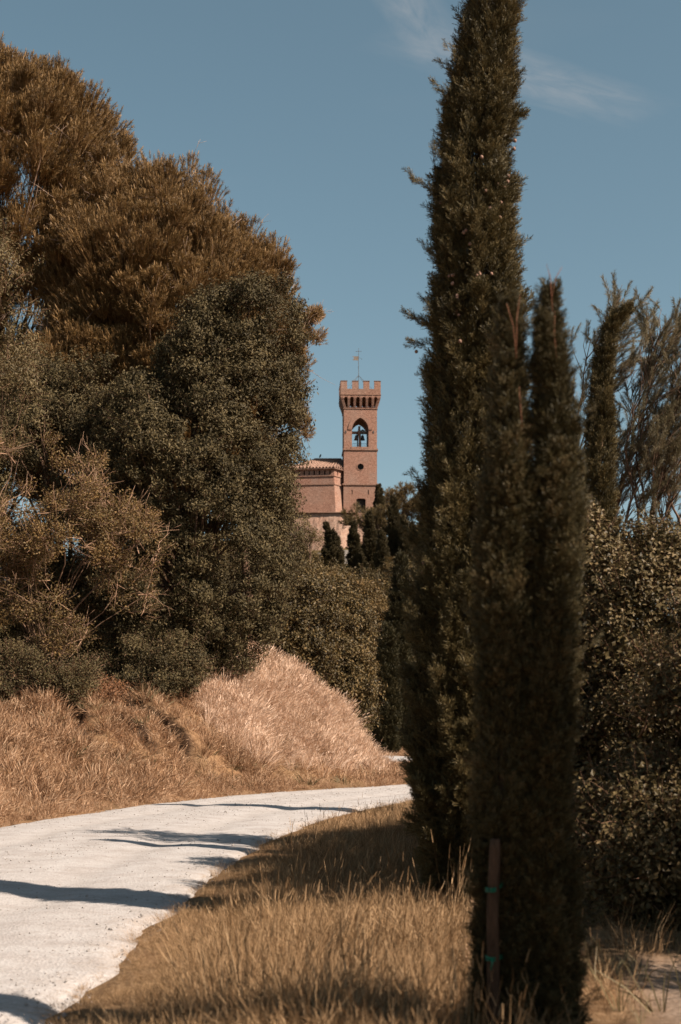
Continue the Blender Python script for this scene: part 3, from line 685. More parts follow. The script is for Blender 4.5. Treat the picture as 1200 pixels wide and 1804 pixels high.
for sd_i in (0, 3, 1, 2):
    for xc in (-1.98,-.98,.05,1.07,2.07): rib_mesh(sd_i, xc).build('corbel', M_BRICK, tower)
    f = side(sd_i); m = MB(); lo = [(-W2-OV+.32, ZP(703.5))]; xs_ = [-2.48,-1.48,-.465,.56,1.57,2.55]
    for xc in xs_:
        for i in range(7):
            t = math.pi*(1-i/6); lo.append((xc+.30*math.cos(t), ZP(703.5)+.30*math.sin(t)))
    lo.append((W2+OV-.32, ZP(703.5)))
    lo2 = [lo[0]]+[p for p in lo[1:-1]]+[lo[-1]]
    m.prism(lo2+[(W2+OV-.32, ZP(697.2)), (-W2-OV+.32, ZP(697.2))], (), -OV+.02, -OV+.30, f); m.build('arcade_band', M_BRICK, tower)
for sx_ in (-1, 1):
    for sy_ in (0, 1):
        m = MB(); b0, b1 = W2-.42, W2+.01; t0_, t1_ = W2+.12, W2+OV; V = []
        for (lo_, hi_, z) in ((b0, b1, ZP(718.8)), (t0_, t1_, ZP(701.5)), (t0_, t1_, ZP(697.1))):
            for ax_, ay_ in ((lo_, lo_), (hi_, lo_), (hi_, hi_), (lo_, hi_)):
                V.append((sx_*ax_, DP/2+(1 if sy_ else -1)*(ay_), z))
        m.add(V, [(3,2,1,0),(0,1,5,4),(1,2,6,5),(2,3,7,6),(3,0,4,7),(4,5,9,8),(5,6,10,9),(6,7,11,10),(7,4,8,11),(8,9,10,11)]); m.build('corner_corbel', M_BRICK, tower)
m = MB(); m.box(-W2-OV+.3, W2+OV-.3, -OV+.3, DP+OV-.3, ZP(697), ZP(696.2)); m.build('roof_platform', M_BRICKO, tower)
m = MB(); q = W2+OV
for sd_i in range(4):
    f = side(sd_i); k = MB(); k.box(-q if sd_i % 2 == 0 else -q+.381, q if sd_i % 2 == 0 else q-.381, -OV, -OV+.38, ZP(697)+.003, ZP(686.6)); m.add([f(p) for p in k.v], k.f)
m.build('parapet', M_BRICKO, tower)
m = MB()
for sd_i in range(4):
    f = side(sd_i); k = MB(); e = .07; k.box(-q-e if sd_i % 2 == 0 else -q+.1, q+e if sd_i % 2 == 0 else q-.1, -OV-e, -OV-.002, ZP(697.3), ZP(696.3)); m.add([f(p) for p in k.v], k.f)
m.build('string_course', M_BRICKO, tower)
for sd_i in range(4):
    f = side(sd_i)
    for j, (xc, wv) in enumerate(((-2.83,1.10), (-.91,1.03), (.97,1.05), (2.83,1.10))):
        if sd_i % 2 and j in (0, 3): xc = math.copysign(2.42, xc); wv = 1.08*.62
        m = MB(); k = MB(); k.box(xc-wv/2, xc+wv/2, -OV+.002, -OV+.37, ZP(686.6), ZP(673.1)); m.add([f(p) for p in k.v], k.f)
        mo = m.build('merlon', M_BRICK, tower)
        k = MB(); k.box(xc-wv/2-.04, xc+wv/2+.04, -OV-.05, -OV+.42, ZP(673.1)+.002, ZP(672.2)); m = MB(); m.add([f(p) for p in k.v], k.f); m.build('merlon_cap', M_TILED, mo)
# bell frame and bells in the arch
zb = ZP(759.3)
m = MB(); m.box(lx(620), lx(649.6), 1.3, 1.7, zb-.2, zb+.2); m.build('bell_beam', M_BEAM, tower)
m = MB(); m.box(lx(630.2), lx(632.2), 1.75, 2.1, ZP(787.3), zb+.1); m.build('frame_post', M_DARKWOOD, tower)
m = MB(); m.tube([(lx(635), 1.1, ZP(787.3)), (lx(634.9), 1.12, ZP(772)), (lx(633.5), 1.1, ZP(756))], [.22,.20,.27], 8); m.tube([(lx(633.5), 1.1, ZP(756)), (lx(633.7), 1.1, ZP(749.5))], [.2,.17], 8)
m.box(lx(631.8), lx(635.8), .95, 1.25, ZP(750), ZP(748.8)); m.build('frame_post', M_BEAM, tower)
m = MB(); m.tube([(lx(636.5), 1.5, zb+.2), (lx(640), 1.5, zb+.45), (lx(643.5), 1.5, zb+.2)], .16, 6); m.build('headstock', M_BEAM, tower)
def bell(px, ztop, r_, h_, label):
    b = empty('bell', (0, 0, 0), label, 'bell', 'bells in the tower arch')
    b.matrix_world = Matrix.Translation((tx0, TY, 0)) @ Matrix.Rotation(TR, 4, 'Z') @ Matrix.Translation((lx(px), 1.5, ztop-h_))
    m = MB(); m.lathe([(r_, 0), (r_*.96, .06*h_), (r_*.72, .3*h_), (r_*.6, .6*h_), (r_*.5, .85*h_), (r_*.25, h_*.98), (0.01, h_)], 18)
    m.lathe([(0.01, h_*.9), (r_*.5, .6*h_), (r_*.88, .02)], 18); m.build('bell_body', M_BRONZE, b, True)
    m = MB(); m.tube([(0,0,h_*.95), (0,0,h_+.28)], .05, 6); m.build('bell_hanger', M_IRON, b)
    m = MB(); m.tube([(0,0,h_*.7), (0,0,.05)], .03, 6); m.lathe([(0.01,-.1),(.07,-.03),(.07,.05),(.01,.1)], 8); m.build('clapper', M_IRON, b)
bell(628.6, zb-.40, .42, .85, 'left of the two small dark bells hanging under the beam in the tower arch')
bell(639.8, zb-.40, .42, .85, 'right of the two small dark bells hanging under the beam in the tower arch')
m = MB()
for z in (ZP(770.5), ZP(778.5)): m.tube([(lx(620.3), DP-.5, z), (lx(649.3), DP-.5, z)], .022, 5)
for i in range(15): x_ = lx(620.6)+i*.193; m.tube([(x_, DP-.5, ZP(787.3)), (x_, DP-.5, ZP(770.5))], .014, 4)
m.build('railing', M_IRON, tower)
for px in (609.4, 658.4):
    m = MB(); m.box(lx(px)-.05, lx(px)+.05, -.03, .045, ZP(763.5), ZP(758.5)); m.box(lx(px)-.14, lx(px)-.052, -.03, .045, ZP(761.6), ZP(760.6)); m.box(lx(px)+.052, lx(px)+.14, -.03, .045, ZP(761.6), ZP(760.6)); m.build('anchor_plate', M_IRON, tower)
# weather vane with swallow-tailed flag and cross
zt = ZP(696.2, TY+2.6)
wv_ = empty('weather_vane', (tx0+lx(632.2), TY+2.7, zt), 'thin iron mast with swallow-tailed flag and cross on the tower roof', 'weather vane')
def zv(py): return ZP(py, TY+2.7)-zt
m = MB(); m.tube([(0,0,0), (0,0,zv(613.5))], [.055,.035], 6); m.build('mast', M_IRON, wv_)
m = MB(); m.tube([(-.5,0,zv(619.2)), (.5,0,zv(619.2))], .035, 5); m.build('cross_arm', M_IRON, wv_)
m = MB(); m.prism([(-.03, zv(627.8)), (-1.08, zv(628)), (-.72, zv(631.2)), (-1.05, zv(634.6)), (-.03, zv(635.3))][::-1], (), -.02, .02); m.build('flag', M_FLAG, wv_)
m = MB(); m.tube([(.03,0,zv(629)), (.5,0,zv(632.4))], .018, 4); m.lathe([(.005,-.08),(.08,0),(.005,.08)], 8, (.55,0,zv(632.8))); m.build('counterweight', M_IRON, wv_)
for sx_, sy_ in ((-1,-1), (1,-1), (-1,1), (1,1)):
    m = MB(); m.tube([(0,0,zv(661.5)), (sx_*2.5, sy_*2.4, .25)], .028, 4); m.build('guy_wire', M_IRON, wv_)

# round-cornered keep beside the tower, with a tiled roof
keep = empty('brick_keep', (XP(589), TY-1.2, 0), 'low brick keep with tiled roof and slotted frieze left of the tower', 'building')
kx, ky = XP(589), TY-1.2
A_ = [(-9.9, 5.0), (-7.4, .9), (0, 0), (1.75, 2.5)]      # plan of the outer wall, right end dies into the tower
zE = ZP(828, TY-1.2)
def facet(i, z0, z1, holes, thick, mname, mt, off0=0.0, off1=0.0, ext=0.0):
    """wall slab between plan points i and i+1; off: outward offset at bottom / top; mitred by sliding the ends along neighbour directions"""
    def nrm(a, b):
        d = (b[0]-a[0], b[1]-a[1]); l = math.hypot(*d); return (d[1]/l, -d[0]/l)
    a, b = A_[i], A_[i+1]; n0 = nrm(a, b); na = nrm(A_[i-1], a) if i > 0 else n0; nb = nrm(b, A_[i+2]) if i+2 < len(A_) else n0
    def miter(n1, n2):
        s = (n1[0]+n2[0], n1[1]+n2[1]); k = s[0]*n1[0]+s[1]*n1[1]; return (s[0]/k, s[1]/k)
    ma, mb_ = miter(na, n0), miter(n0, nb); L_ = math.hypot(b[0]-a[0], b[1]-a[1])
    def f(p):
        u_ = p[0]/L_; t = (p[2]-z0)/(z1-z0); o = off0+(off1-off0)*t-p[1]
        return (a[0]+(b[0]-a[0])*u_+(ma[0]*(1-u_)+mb_[0]*u_)*o, a[1]+(b[1]-a[1])*u_+(ma[1]*(1-u_)+mb_[1]*u_)*o, p[2])
    m = MB(); m.prism(rect(0, L_, z0, z1), holes, 0, thick, f); return m.build(mname, mt, keep)
zf0, zf1, zs = ZP(838.6, TY-1), ZP(827.6, TY-1), ZP(852.8, TY-1)
for i in range(3):
    L_ = math.hypot(A_[i+1][0]-A_[i][0], A_[i+1][1]-A_[i][1])
    if i == 1: slots = [L_+(px-589)*TK/1.0 for px in (518,527,536,544.5,553.6,562.9,572,581.2)]
    elif i == 2: slots = [L_*.28, L_*.72]
    else: slots = [L_*t for t in (.15,.35,.55,.75,.92)]
    slots = [s_ for s_ in slots if .3 < s_ < L_-.2]
    facet(i, zf0, zf1, [rect(s_-.10, s_+.12, zf0+.18, zf1-.12) for s_ in slots], .3, 'frieze', M_BRICK, .08, .08)
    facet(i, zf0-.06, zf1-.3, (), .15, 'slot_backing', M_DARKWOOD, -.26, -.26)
    facet(i, zs, zf0, (), .5, 'wall', M_BRICK, 0, 0)
    facet(i, zs-.14, zs+.12, (), .2, 'string_course', M_BRICKO, .16, .16)
    facet(i, zf0-.07, zf0+.07, (), .12, 'string_course', M_BRICKO, .14, .14)
    facet(i, ZP(906, TY-2)-6, zs-.14, (), .8, 'battered_wall', M_BRICKO, 1.1, 0.02)
    facet(i, zf1, zf1+.16, (), .4, 'eave_moulding', M_BRICK, .22, .30)
# roof surfaces
eo = .55
Ev = [(-10.6, 5.0), (-7.75, .45), (.15, -.55), (2.6, 2.55)]; zR = H+(YH-809.5)/F*(TY+3.5)
Tp = [(-3.7, 5.2), (-3.45, 4.7), (1.0, 4.7), (1.6, 4.8)]; zEv = zf1+.17
under = MB(); tl = MB()
for i in range(3):
    e0, e1, t0_, t1_ = [Vector((*p, z)) for p, z in ((Ev[i], zEv), (Ev[i+1], zEv), (Tp[i], zR), (Tp[i+1], zR))]
    under.add([e0, e1, t1_, t0_], [(0,1,2,3)])
    under.add([e0-Vector((0,0,.12)), e1-Vector((0,0,.12)), e1, e0], [(0,1,2,3)])
    n = max(2, int((e1-e0).length/.56))
    for j in range(n):
        a = e0.lerp(e1, (j+.5)/n); b = t0_.lerp(t1_, (j+.5)/n); sd_v = (e1-e0).normalized(); up_ = sd_v.cross(b-a).normalized(); up_ = up_ if up_.z > 0 else -up_
        K = 9; w0 = (e1-e0).length/n*.42; w1 = max((t1_-t0_).length/n*.42, .05)
        for k in range(K):
            p0 = a.lerp(b, k/K); p1 = a.lerp(b, (k+1.12)/K) if k < K-1 else b; wa = w0+(w1-w0)*k/K; wb = wa*.86; V = []
            for (p, w_, lift) in ((p0, wa, .035), (p1, wb, .0)):
                for t in (0, .25, .5, .75, 1): 
                    an = math.pi*t; V.append(p+sd_v*math.cos(an)*w_*.8+up_*(math.sin(an)*w_*1.15+lift))
            tl.add(V, [(q_, q_+1, q_+6, q_+5) for q_ in range(4)]+[(0,4,3,2,1)] if False else [(q_, q_+1, q_+6, q_+5) for q_ in range(4)]+[(0,1,2,3,4)], 0)
under.add([(-3.7,5.2,zR), (1.6,4.8,zR), (2,12,zEv), (-9,12,zEv), (-10.6,5,zEv)], [(0,1,2,3),(0,3,4)])
under.add([(-9.6,5.0,30),(-9,12,30),(2,12,30),(-9.6,5.0,zEv),(-9,12,zEv),(2,12,zEv)], [(0,1,4,3),(1,2,5,4)])
rf = under.build('roof', M_TILED, keep); tl.build('roof_tiles', M_TILE, rf, kind='stuff', normals=False)
m = MB(); m.tube([(-3.45,4.7,zR+.05), (1.2,4.7,zR+.05)], .16, 8); m.build('ridge_tiles', M_TILE, rf)
# bird on the ridge
br_ = P(564.2, 809, TY+3.5); bird = empty('perched_bird', (br_.x, TY+3.5, zR+.20), 'small dark bird perched on the tiled roof ridge', 'bird')
m = MB(); m.tube([(-.02,0,.14), (-.03,0,.24), (.0,0,.40), (.08,0,.52), (.09,0,.62), (.10,0,.70)], [.05,.14,.16,.10,.10,.03], 8); m.tube([(-.02,0,.24), (-.22,0,.10)], [.09,.03], 6); m.tube([(.12,0,.63),(.24,0,.61)], [.03,.005], 5)
m.tube([(0,-.05,.16),(0,-.05,-.05)], .015, 4); m.tube([(0,.05,.16),(0,.05,-.05)], .015, 4); m.build('body', M_BIRD, bird, True)

# lower curtain wall and terrace wall
def rough_wall(name, pts, z0f, z1f, thick, mt, label, cat, seed, batter=.6, rows=14):
    """wall of rough stonework along plan points; top and face uneven"""
    rg = np.random.default_rng(seed); mb = MB(); o = Vector((pts[0][0], pts[0][1], 0)); Ls = [0]
    for i in range(1, len(pts)): Ls.append(Ls[-1]+math.hypot(pts[i][0]-pts[i-1][0], pts[i][1]-pts[i-1][1]))
    n = int(Ls[-1]/.35); xs = np.interp(np.linspace(0, Ls[-1], n), Ls, [p[0] for p in pts]); yy = np.interp(np.linspace(0, Ls[-1], n), Ls, [p[1] for p in pts]); V = []
    for i in range(n):
        z1 = z1f(xs[i])+rg.uniform(-.05,.05); z0 = z0f
        for r_ in range(rows+1):
            t = r_/rows; V.append((xs[i]-o.x, yy[i]-o.y-batter*(1-t)+rg.uniform(-.05,.05), z0+(z1-z0)*t))
        V.append((xs[i]-o.x, yy[i]-o.y+thick, z1)); V.append((xs[i]-o.x, yy[i]-o.y+thick, z0))
    R_ = rows+3; mb.add(V, [(i*R_+j, (i+1)*R_+j, (i+1)*R_+j+1, i*R_+j+1) for i in range(n-1) for j in range(R_-1)]+[tuple(range(R_))[::-1], tuple((n-1)*R_+j for j in range(R_))])
    ob = mb.build(name, mt, None, False); ob.location = o; tag(ob, label, cat); return ob
rough_wall('curtain_wall', [(XP(440), TY-1.5), (XP(520), TY-4.2), (XP(600), TY-4.4), (XP(628), TY-3.0), (XP(668), TY-2.6)], 27, lambda x: ZP(904.2, TY-4)+(-.0 if x < XP(600) else -.25), 3.5, M_BRICKP,
           'pale weathered masonry wall below the brick keep and tower', 'wall', 5, 1.0)
m = MB(); m.box(XP(470), XP(627), TY-4.75, TY-1.0, ZP(904.4, TY-4), ZP(903.2, TY-4)); lg = m.build('wall_ledge', M_BRICKO, bpy.data.objects['curtain_wall']); lg.matrix_parent_inverse = Matrix.Translation(-bpy.data.objects['curtain_wall'].location)
tw = rough_wall('terrace_wall', [(XP(560, 229), 229), (XP(600, 229), 228.6), (XP(626, 229), 229)], 22, lambda x: ZP(969, 229)-.2*(x < XP(596, 229))*2, 2.0, M_STONE, 'short grey rendered terrace wall between the leaning and upright hill cypresses', 'wall', 8, .15, 6)
rough_wall('garden_wall', [(XP(496, 226), 226), (XP(546, 226), 225)], 20, lambda x: ZP(978, 226)+.5*math.sin(x*1.3), 1.2, M_STONE, 'pale grey broken wall at the left foot of the castle hill', 'wall', 9, .2, 6)

# ------------------------------------------------------------------ cypresses by the road
def cyp_px(Y, rows, x=None):
    """rows: (py, centre px, half width px) from top to bottom -> height, prof, axis, foot"""
    rows = sorted(rows); zb = None; k = Y/F
    bx = (rows[-1][1]-600)*k; gz = Gz(bx, Y); top = H+(YH-rows[0][0])*k; Ht = top-gz
    ts_ = [((H+(YH-r_[0])*k)-gz)/Ht for r_ in rows][::-1]; cx_ = [(r_[1]-600)*k-bx for r_ in rows][::-1]; hw = [r_[2]*k for r_ in rows][::-1]
    ts_[0] = max(ts_[0], 0.0)
    return (bx, Y, gz), Ht, interp(ts_, hw), (lambda t: (float(np.interp(t, ts_, cx_)), 0.0))
loc, Ht, pf, ax = cyp_px(12.0, [(-190,868,4),(-120,866,17),(0,862,35),(100,856,47),(200,850,55),(300,838,60),(400,838,68),(520,842,76),(640,842,82),(760,838,86),(900,836,92),(1050,829,103),(1200,824,105),(1350,820,98),(1470,814,80),(1540,806,54),(1600,800,45)])
big, _ = cypress(loc, Ht, pf, ax, 'tallest dark cypress with reddish cones rising out of the top of the picture', seed=11, nplume=520, per=40, plume_l=.55, fill=3600, loose=.16, pw=.075)
# cones in small clusters
rg = np.random.default_rng(5); m = MB()
for (px, py, n) in ((886,340,3),(892,332,2),(838,300,1),(868,338,1),(790,510,4),(834,505,3),(815,430,2),(880,412,1),(852,390,1),(800,575,3),(798,540,2),(808,620,1),(734,628,1),(900,262,2),(845,360,1),(775,372,1),(742,1005,2),(860,515,1),(872,372,1),(795,640,1),(826,455,1)):
    t = (H+(YH-py)*12/F-loc[2])/Ht; R = pf(t); cx_ = ax(t)[0]
    for _ in range(n):
        x_ = (px-600)*12/F-loc[0]+rg.uniform(-.03,.03); dx = np.clip((x_-cx_)/max(R, .01), -.98, .98); y_ = -R*math.sqrt(1-dx*dx)*1.0-.01; z_ = t*Ht+rg.uniform(-.04,.04); r_ = rg.uniform(.013,.018)
        m.lathe([(.001,-r_),(r_*.7,-r_*.7),(r_,0),(r_*.7,r_*.7),(.001,r_)], 7, (x_, y_, z_))
m.build('cones', M_CONE, big, True, 'stuff')
# side twigs sticking out at the left of the big cypress
st = []; pt = []; dr = []
for (px, py, dx, dz, n) in ((745,345,-.16,.08,14),(742,585,-.17,.10,18),(745,620,-.14,.02,14),(752,470,-.06,.12,8),(760,300,-.05,.1,8),(748,710,-.05,.1,8),(792,130,-.05,.12,8)):
    o = np.array([(px+10-600)*12/F-loc[0], -.15, H+(YH-py)*12/F-loc[2]])
    u_ = np.linspace(0, 1, n)[:,None]; pt.append(o+u_*np.array([dx,-.02,dz])+rg.normal(scale=.014, size=(n,3))); dr.append(np.tile([dx,0,abs(dz)+.06], (n,1))+rg.normal(scale=.05, size=(n,3)))
scatter('side_twigs', CYS[(.16,.0045)], [M_CYP, M_BARK], np.vstack(pt), np.vstack(dr), .55, big, 'stuff', 9)

# near young cypress with two leaders, tied to a stake
YN = 6.85; bxn = (925-600)*YN/F; gzn = Gz(bxn, YN)
near = empty('young_cypress', (bxn, YN, gzn), 'blurred young cypress with two leaders tied to a stake in the foreground', 'cypress')
def leader(rows, seed, nplume, per, fill):
    k = YN/F; rows = sorted(rows); top = H+(YH-rows[0][0])*k; Ht = top-gzn; ts_ = [((H+(YH-r_[0])*k)-gzn)/Ht for r_ in rows][::-1]
    cx_ = [(r_[1]-600)*k-bxn for r_ in rows][::-1]; hw = [r_[2]*k for r_ in rows][::-1]
    return cypress(near.location, Ht, interp(ts_, hw), (lambda t: (float(np.interp(t, ts_, cx_)), 0.0)), '', seed=seed, nplume=nplume, per=per, plume_l=.42, mats=(M_CYPN, M_BARK), spray=.10, sw=.0032, fill=fill, root=near, zmin=.05, loose=.1, pw=.045)
leader([(545,900,3),(600,897,10),(660,896,18),(740,896,26),(850,894,32),(1000,892,38),(1150,888,38),(1300,886,38),(1450,884,40),(1600,882,40),(1750,884,40),(1850,888,40)], 21, 130, 46, 1300)
leader([(525,966,3),(565,967,9),(620,970,17),(700,974,27),(800,980,34),(900,980,37),(1050,974,38),(1200,964,38),(1300,956,42),(1500,950,52),(1650,952,60),(1750,954,60),(1850,952,58)], 22, 180, 46, 1900)
# reddish bare leader shoots
m = MB(); k = YN/F
for (a, b, c) in (((905,640),(900,585),(888,545)), ((905,640),(906,570),(912,530)), ((968,560),(964,500),(958,478)), ((966,540),(974,500),(985,482)), ((975,640),(971,600),(972,560)), ((915,760),(912,720),(910,690))):
    m.tube([((q[0]-600)*k-bxn, -.10, H+(YH-q[1])*k-gzn) for q in (a, b, c)], [.0026,.002,.001], 5)
m.build('leader_shoots', M_BARKR, near, True)
ys_t = 6.695; sxk = (868-600)*ys_t/F
m = MB(); gzs = Gz(sxk, ys_t); ztop = H+(YH-1478)*ys_t/F
m.tube([(0,0,-.15), (.004,0,.25), (.0,.0,.6), (.012,.01,ztop-gzs-.05), (.013,.01,ztop-gzs)], [.0315,.031,.029,.027,.022], 10)
stk = m.build('wooden_stake', M_STAKE, None, True); stk.location = (sxk, ys_t, gzs); tag(stk, 'round brown wooden stake supporting the young cypress', 'stake')
for (py, tails, lb) in ((1567, 0, 'upper green plastic tie looped twice round the stake'), (1688, 1, 'lower green plastic tie with a hanging knot on the stake')):
    z = H+(YH-py)*ys_t/F; m = MB()
    for q in range(2):
        pts = []
        for i in range(25):
            t = 2*math.pi*i/24; pts.append((.036*math.cos(t)+(.05*max(0, math.cos(t))**1.5), .036*math.sin(t)+(.12*max(0, math.cos(t))), .012*q-.006+.03*max(0, math.cos(t))*(1-tails)))
        m.tube(pts, .0042, 5)
    if tails:
        m.tube([(-.01,-.038,0), (-.012,-.046,-.02), (-.02,-.045,-.05)], [.006,.004,.002], 5); m.tube([(-.01,-.038,0), (-.035,-.045,.012), (-.045,-.045,.02)], [.006,.004,.002], 5)
    tie = m.build('plant_tie', M_GREEN, None, True); tie.location = (sxk+.004, ys_t, z); tag(tie, lb, 'plant tie', 'green ties on the stake')

# third cypress behind the shrub, tip bent to the right
loc3, H3, pf3, ax3 = cyp_px(17.0, [(548,1102,3),(560,1090,10),(588,1074,7),(625,1067,11),(680,1062,17),(760,1058,22),(850,1054,27),(950,1052,32),(1100,1050,42),(1300,1050,40),(1500,1050,30)])
cypress(loc3, H3, pf3, ax3, 'slim cypress with its tip bent to the right among the tamarisks', seed=31, nplume=190, per=36, plume_l=.5, mats=(M_CYP, M_BARK), fill=1300, spray=.13, pw=.05, loose=.05)
# fourth, mostly hidden behind the pair in front: it throws a long shadow on the road
cypress((3.95, 27, Gz(3.95, 27)), 7.6, interp([0,.1,.4,.8,1], [.35,.5,.5,.3,.03]), lambda t: (0.0, 0.0), 'cypress hidden behind the foreground cypresses beside the road', seed=33, nplume=90, per=26, plume_l=.8, fill=700, spray=.26, sw=.009, pw=.12)

# pair of cypresses beyond the far bend
for (Y, rows, lb, sd_) in ((88.0, [(985,707,2),(1010,706,9),(1080,704,17),(1160,702,22),(1240,700,25),(1300,698,22),(1330,697,15)], 'tall cypress standing right behind the far bend of the road', 41),
                      (84.0, [(1112,683,2),(1135,682,9),(1190,681,17),(1250,680,20),(1300,680,17),(1325,680,12)], 'shorter dark cypress left of the tall one at the far bend of the road', 42)):
    l_, h_, p_, a_ = cyp_px(Y, rows); cypress(l_, h_, p_, a_, lb, seed=sd_, nplume=130, per=34, plume_l=2.2, mats=(M_CYPF, M_BARK), spray=.5, sw=.028, fill=900, pw=.22, group='cypresses at the far bend', loose=.02)

# unseen cypress added outside the right edge to shade the young cypress and foreground
cypress((3.10, 5.50, Gz(3.10, 5.50)), 4.1, interp([0,.1,.5,.85,1], [.40,.50,.50,.30,.03]), lambda t: (0.0, 0.0), 'unseen cypress added outside the right edge to shade the foreground', seed=34, nplume=110, per=30, plume_l=.6, fill=900, spray=.2, sw=.007, pw=.09)

# ------------------------------------------------------------------ left trees
def loc_at(px, Y): x = (px-600)*Y/F; return (x, Y, Gz(x, Y))
TUFT = [tuft_pine(i+50, .20+.03*(i % 3), 40, .125, .010, i % 2 == 0) for i in range(4)]
pine_kw = dict(sprigs=TUFT, mats=[M_PINE, M_CANDLE], bark=M_BARK, up=.9, shell=.55, flat_=.7, twigs=170, twigmat=M_BARKP)
tree('pine_tree', loc_at(-60, 52), [ell(0,350,52,228,236), ell(90,560,52,190,260), ell(60,260,52,120,130)], 'taller rust brown pine filling the upper left corner', 'pine', nclump=760, per=76, cr=.72, scl=(.8,1.2), trunk_r=.16, trunk_h=6, limbs=90, seed=61, front=.35, group='big pines on the left', **pine_kw)
tree('pine_tree', loc_at(300, 50), [ell(265,560,50,170,258), ell(345,580,50,130,210), ell(420,600,50,92,155), ell(330,700,50,190,150), ell(478,545,50,42,105), ell(180,740,50,170,200)], 'broad rust brown pine with a sloping dome against the sky', 'pine', nclump=980, per=76, cr=.66, scl=(.75,1.1), trunk_r=.15, trunk_h=5, limbs=130, seed=62, front=.35, group='big pines on the left', **pine_kw)
tree('pine_tree', loc_at(440, 51), [ell(540,575,51,22,22), ell(556,562,51,10,12), ell(552,590,51,8,20), ell(500,600,51,36,50), ell(535,735,51,14,38)], 'small pine branch tufts reaching right of the dark leafy tree', 'pine', nclump=44, per=34, cr=.28, scl=(.6,.95), trunk_r=.16, trunk_h=9, limbs=22, seed=63, **{**pine_kw, 'shell':.3})
OAKS = [sprig_leaf(i+80, .34, 15, .105, .042, .45, .008) for i in range(4)]
tree('dark_leafy_tree', loc_at(330, 43.5), [ell(355,640,43.5,55,90), ell(425,610,43.5,50,95), ell(478,640,43.5,40,90), ell(395,720,43.5,95,90), ell(250,760,43.5,80,90), ell(200,850,43.5,70,90), ell(432,765,43.5,82,180), ell(330,840,43.5,135,200), ell(385,980,43.5,106,185), ell(270,1020,43.5,110,190), ell(465,570,43.5,50,75), ell(370,560,43.5,30,36), ell(300,1150,43.5,85,85), ell(498,700,43.5,28,60), ell(515,590,43.5,14,16), ell(532,705,43.5,12,22), ell(472,850,43.5,30,60), ell(452,940,43.5,34,60), ell(440,1040,43.5,40,60)],
     'large dark green leafy tree overhanging the bank in front of the pines', 'tree', OAKS, [M_OAK, M_BARK], ragged=.42, nclump=620, per=38, cr=.44, scl=(.8,1.3), flat_=.5, trunk_r=.22, trunk_h=3.2, limbs=60, seed=64, up=.1, down=.6, sag=.35, front=.35, shell=.7)
tree('dark_leafy_tree', loc_at(110, 46), [ell(110,880,46,170,230), ell(160,1080,46,130,120), ell(0,1050,46,120,120)],
     'dark leafy tree behind the half bare hawthorn', 'tree', OAKS, [M_OAK, M_BARK], nclump=300, per=40, cr=.55, scl=(.75,1.2), trunk_r=.2, trunk_h=3.2, limbs=30, seed=164, up=.1, down=.6, sag=.3, front=.35, shell=.6)
tree('dark_leafy_tree', loc_at(400, 56), [ell(400,930,56,120,170), ell(330,1060,56,130,120)],
     'dark tree standing behind the large leafy tree', 'tree', OAKS, [M_OAK, M_BARK], nclump=150, per=36, cr=.7, scl=(.9,1.4), trunk_r=.2, trunk_h=3.2, limbs=30, seed=165, up=.1, down=.6, sag=.3, front=.35, shell=.6)
HAWS = [sprig_leaf(i+90, .30, 12, .062, .038, .1, .008) for i in range(4)]
tree('hawthorn_tree', loc_at(80, 37), [ell(40,900,37,150,140), ell(120,1000,37,130,150), ell(20,1110,37,110,130), ell(210,960,37,70,60)],
     'half bare orange green hawthorn with tangled twigs at the left edge', 'tree', HAWS, [M_HAW, M_TWIG], ragged=.35, nclump=125, per=36, cr=.42, scl=(.8,1.25), trunk_r=.08, trunk_h=1.2, limbs=24, seed=65, up=.5, bark=M_BARK, twigs=300, front=.4)
OLV = [sprig_leaf(i+95, .36, 13, .11, .036, .3, .008) for i in range(3)]
tree('pale_leafed_tree', loc_at(-20, 38.5), [ell(-10,560,38.5,60,140), ell(10,690,38.5,60,90)],
     'pale olive leaved tree at the left edge above the hawthorn', 'tree', OLV, [M_OLIVE, M_TWIG], ragged=.35, nclump=56, per=26, cr=.5, scl=(.8,1.15), trunk_r=.08, trunk_h=4, limbs=12, seed=66, up=.2, down=.4, bark=M_BARK, front=.4)
# low shrubs on the bank
tree('dark_shrub', loc_at(40, 36), [ell(30,1205,36,80,62), ell(120,1190,36.5,50,40)], 'dark green shrub at the foot of the hawthorn', 'shrub', HAWS, [M_OAK, M_TWIG], nclump=56, per=46, cr=.34, scl=(.7,1.1), ragged=.4, trunk_r=.04, trunk_h=.3, limbs=14, seed=67)
tree('drooping_shrub', loc_at(285, 40.5), [ell(275,1195,40.5,62,48), ell(225,1190,40.5,50,52), ell(320,1165,40.5,40,36)], 'low green sapling spilling onto the dry bank under the dark tree', 'shrub', OAKS, [M_OAK, M_TWIG], ragged=.45, nclump=60, per=32, cr=.34, scl=(.7,1.05), trunk_r=.04, trunk_h=.3, limbs=12, seed=68, down=.5)
RUS = [sprig_leaf(i+99, .38, 12, .07, .030, .2, .012) for i in range(3)]
tree('rusty_bramble', loc_at(160, 38.5), [ell(150,1222,38.5,70,26), ell(110,1240,38.5,50,20)], 'rust coloured dead bramble on top of the bank', 'bramble', RUS, [M_RUST, M_TWIG], nclump=36, per=34, cr=.28, scl=(.6,1.0), trunk_r=.02, trunk_h=.2, limbs=12, seed=69, up=.6)

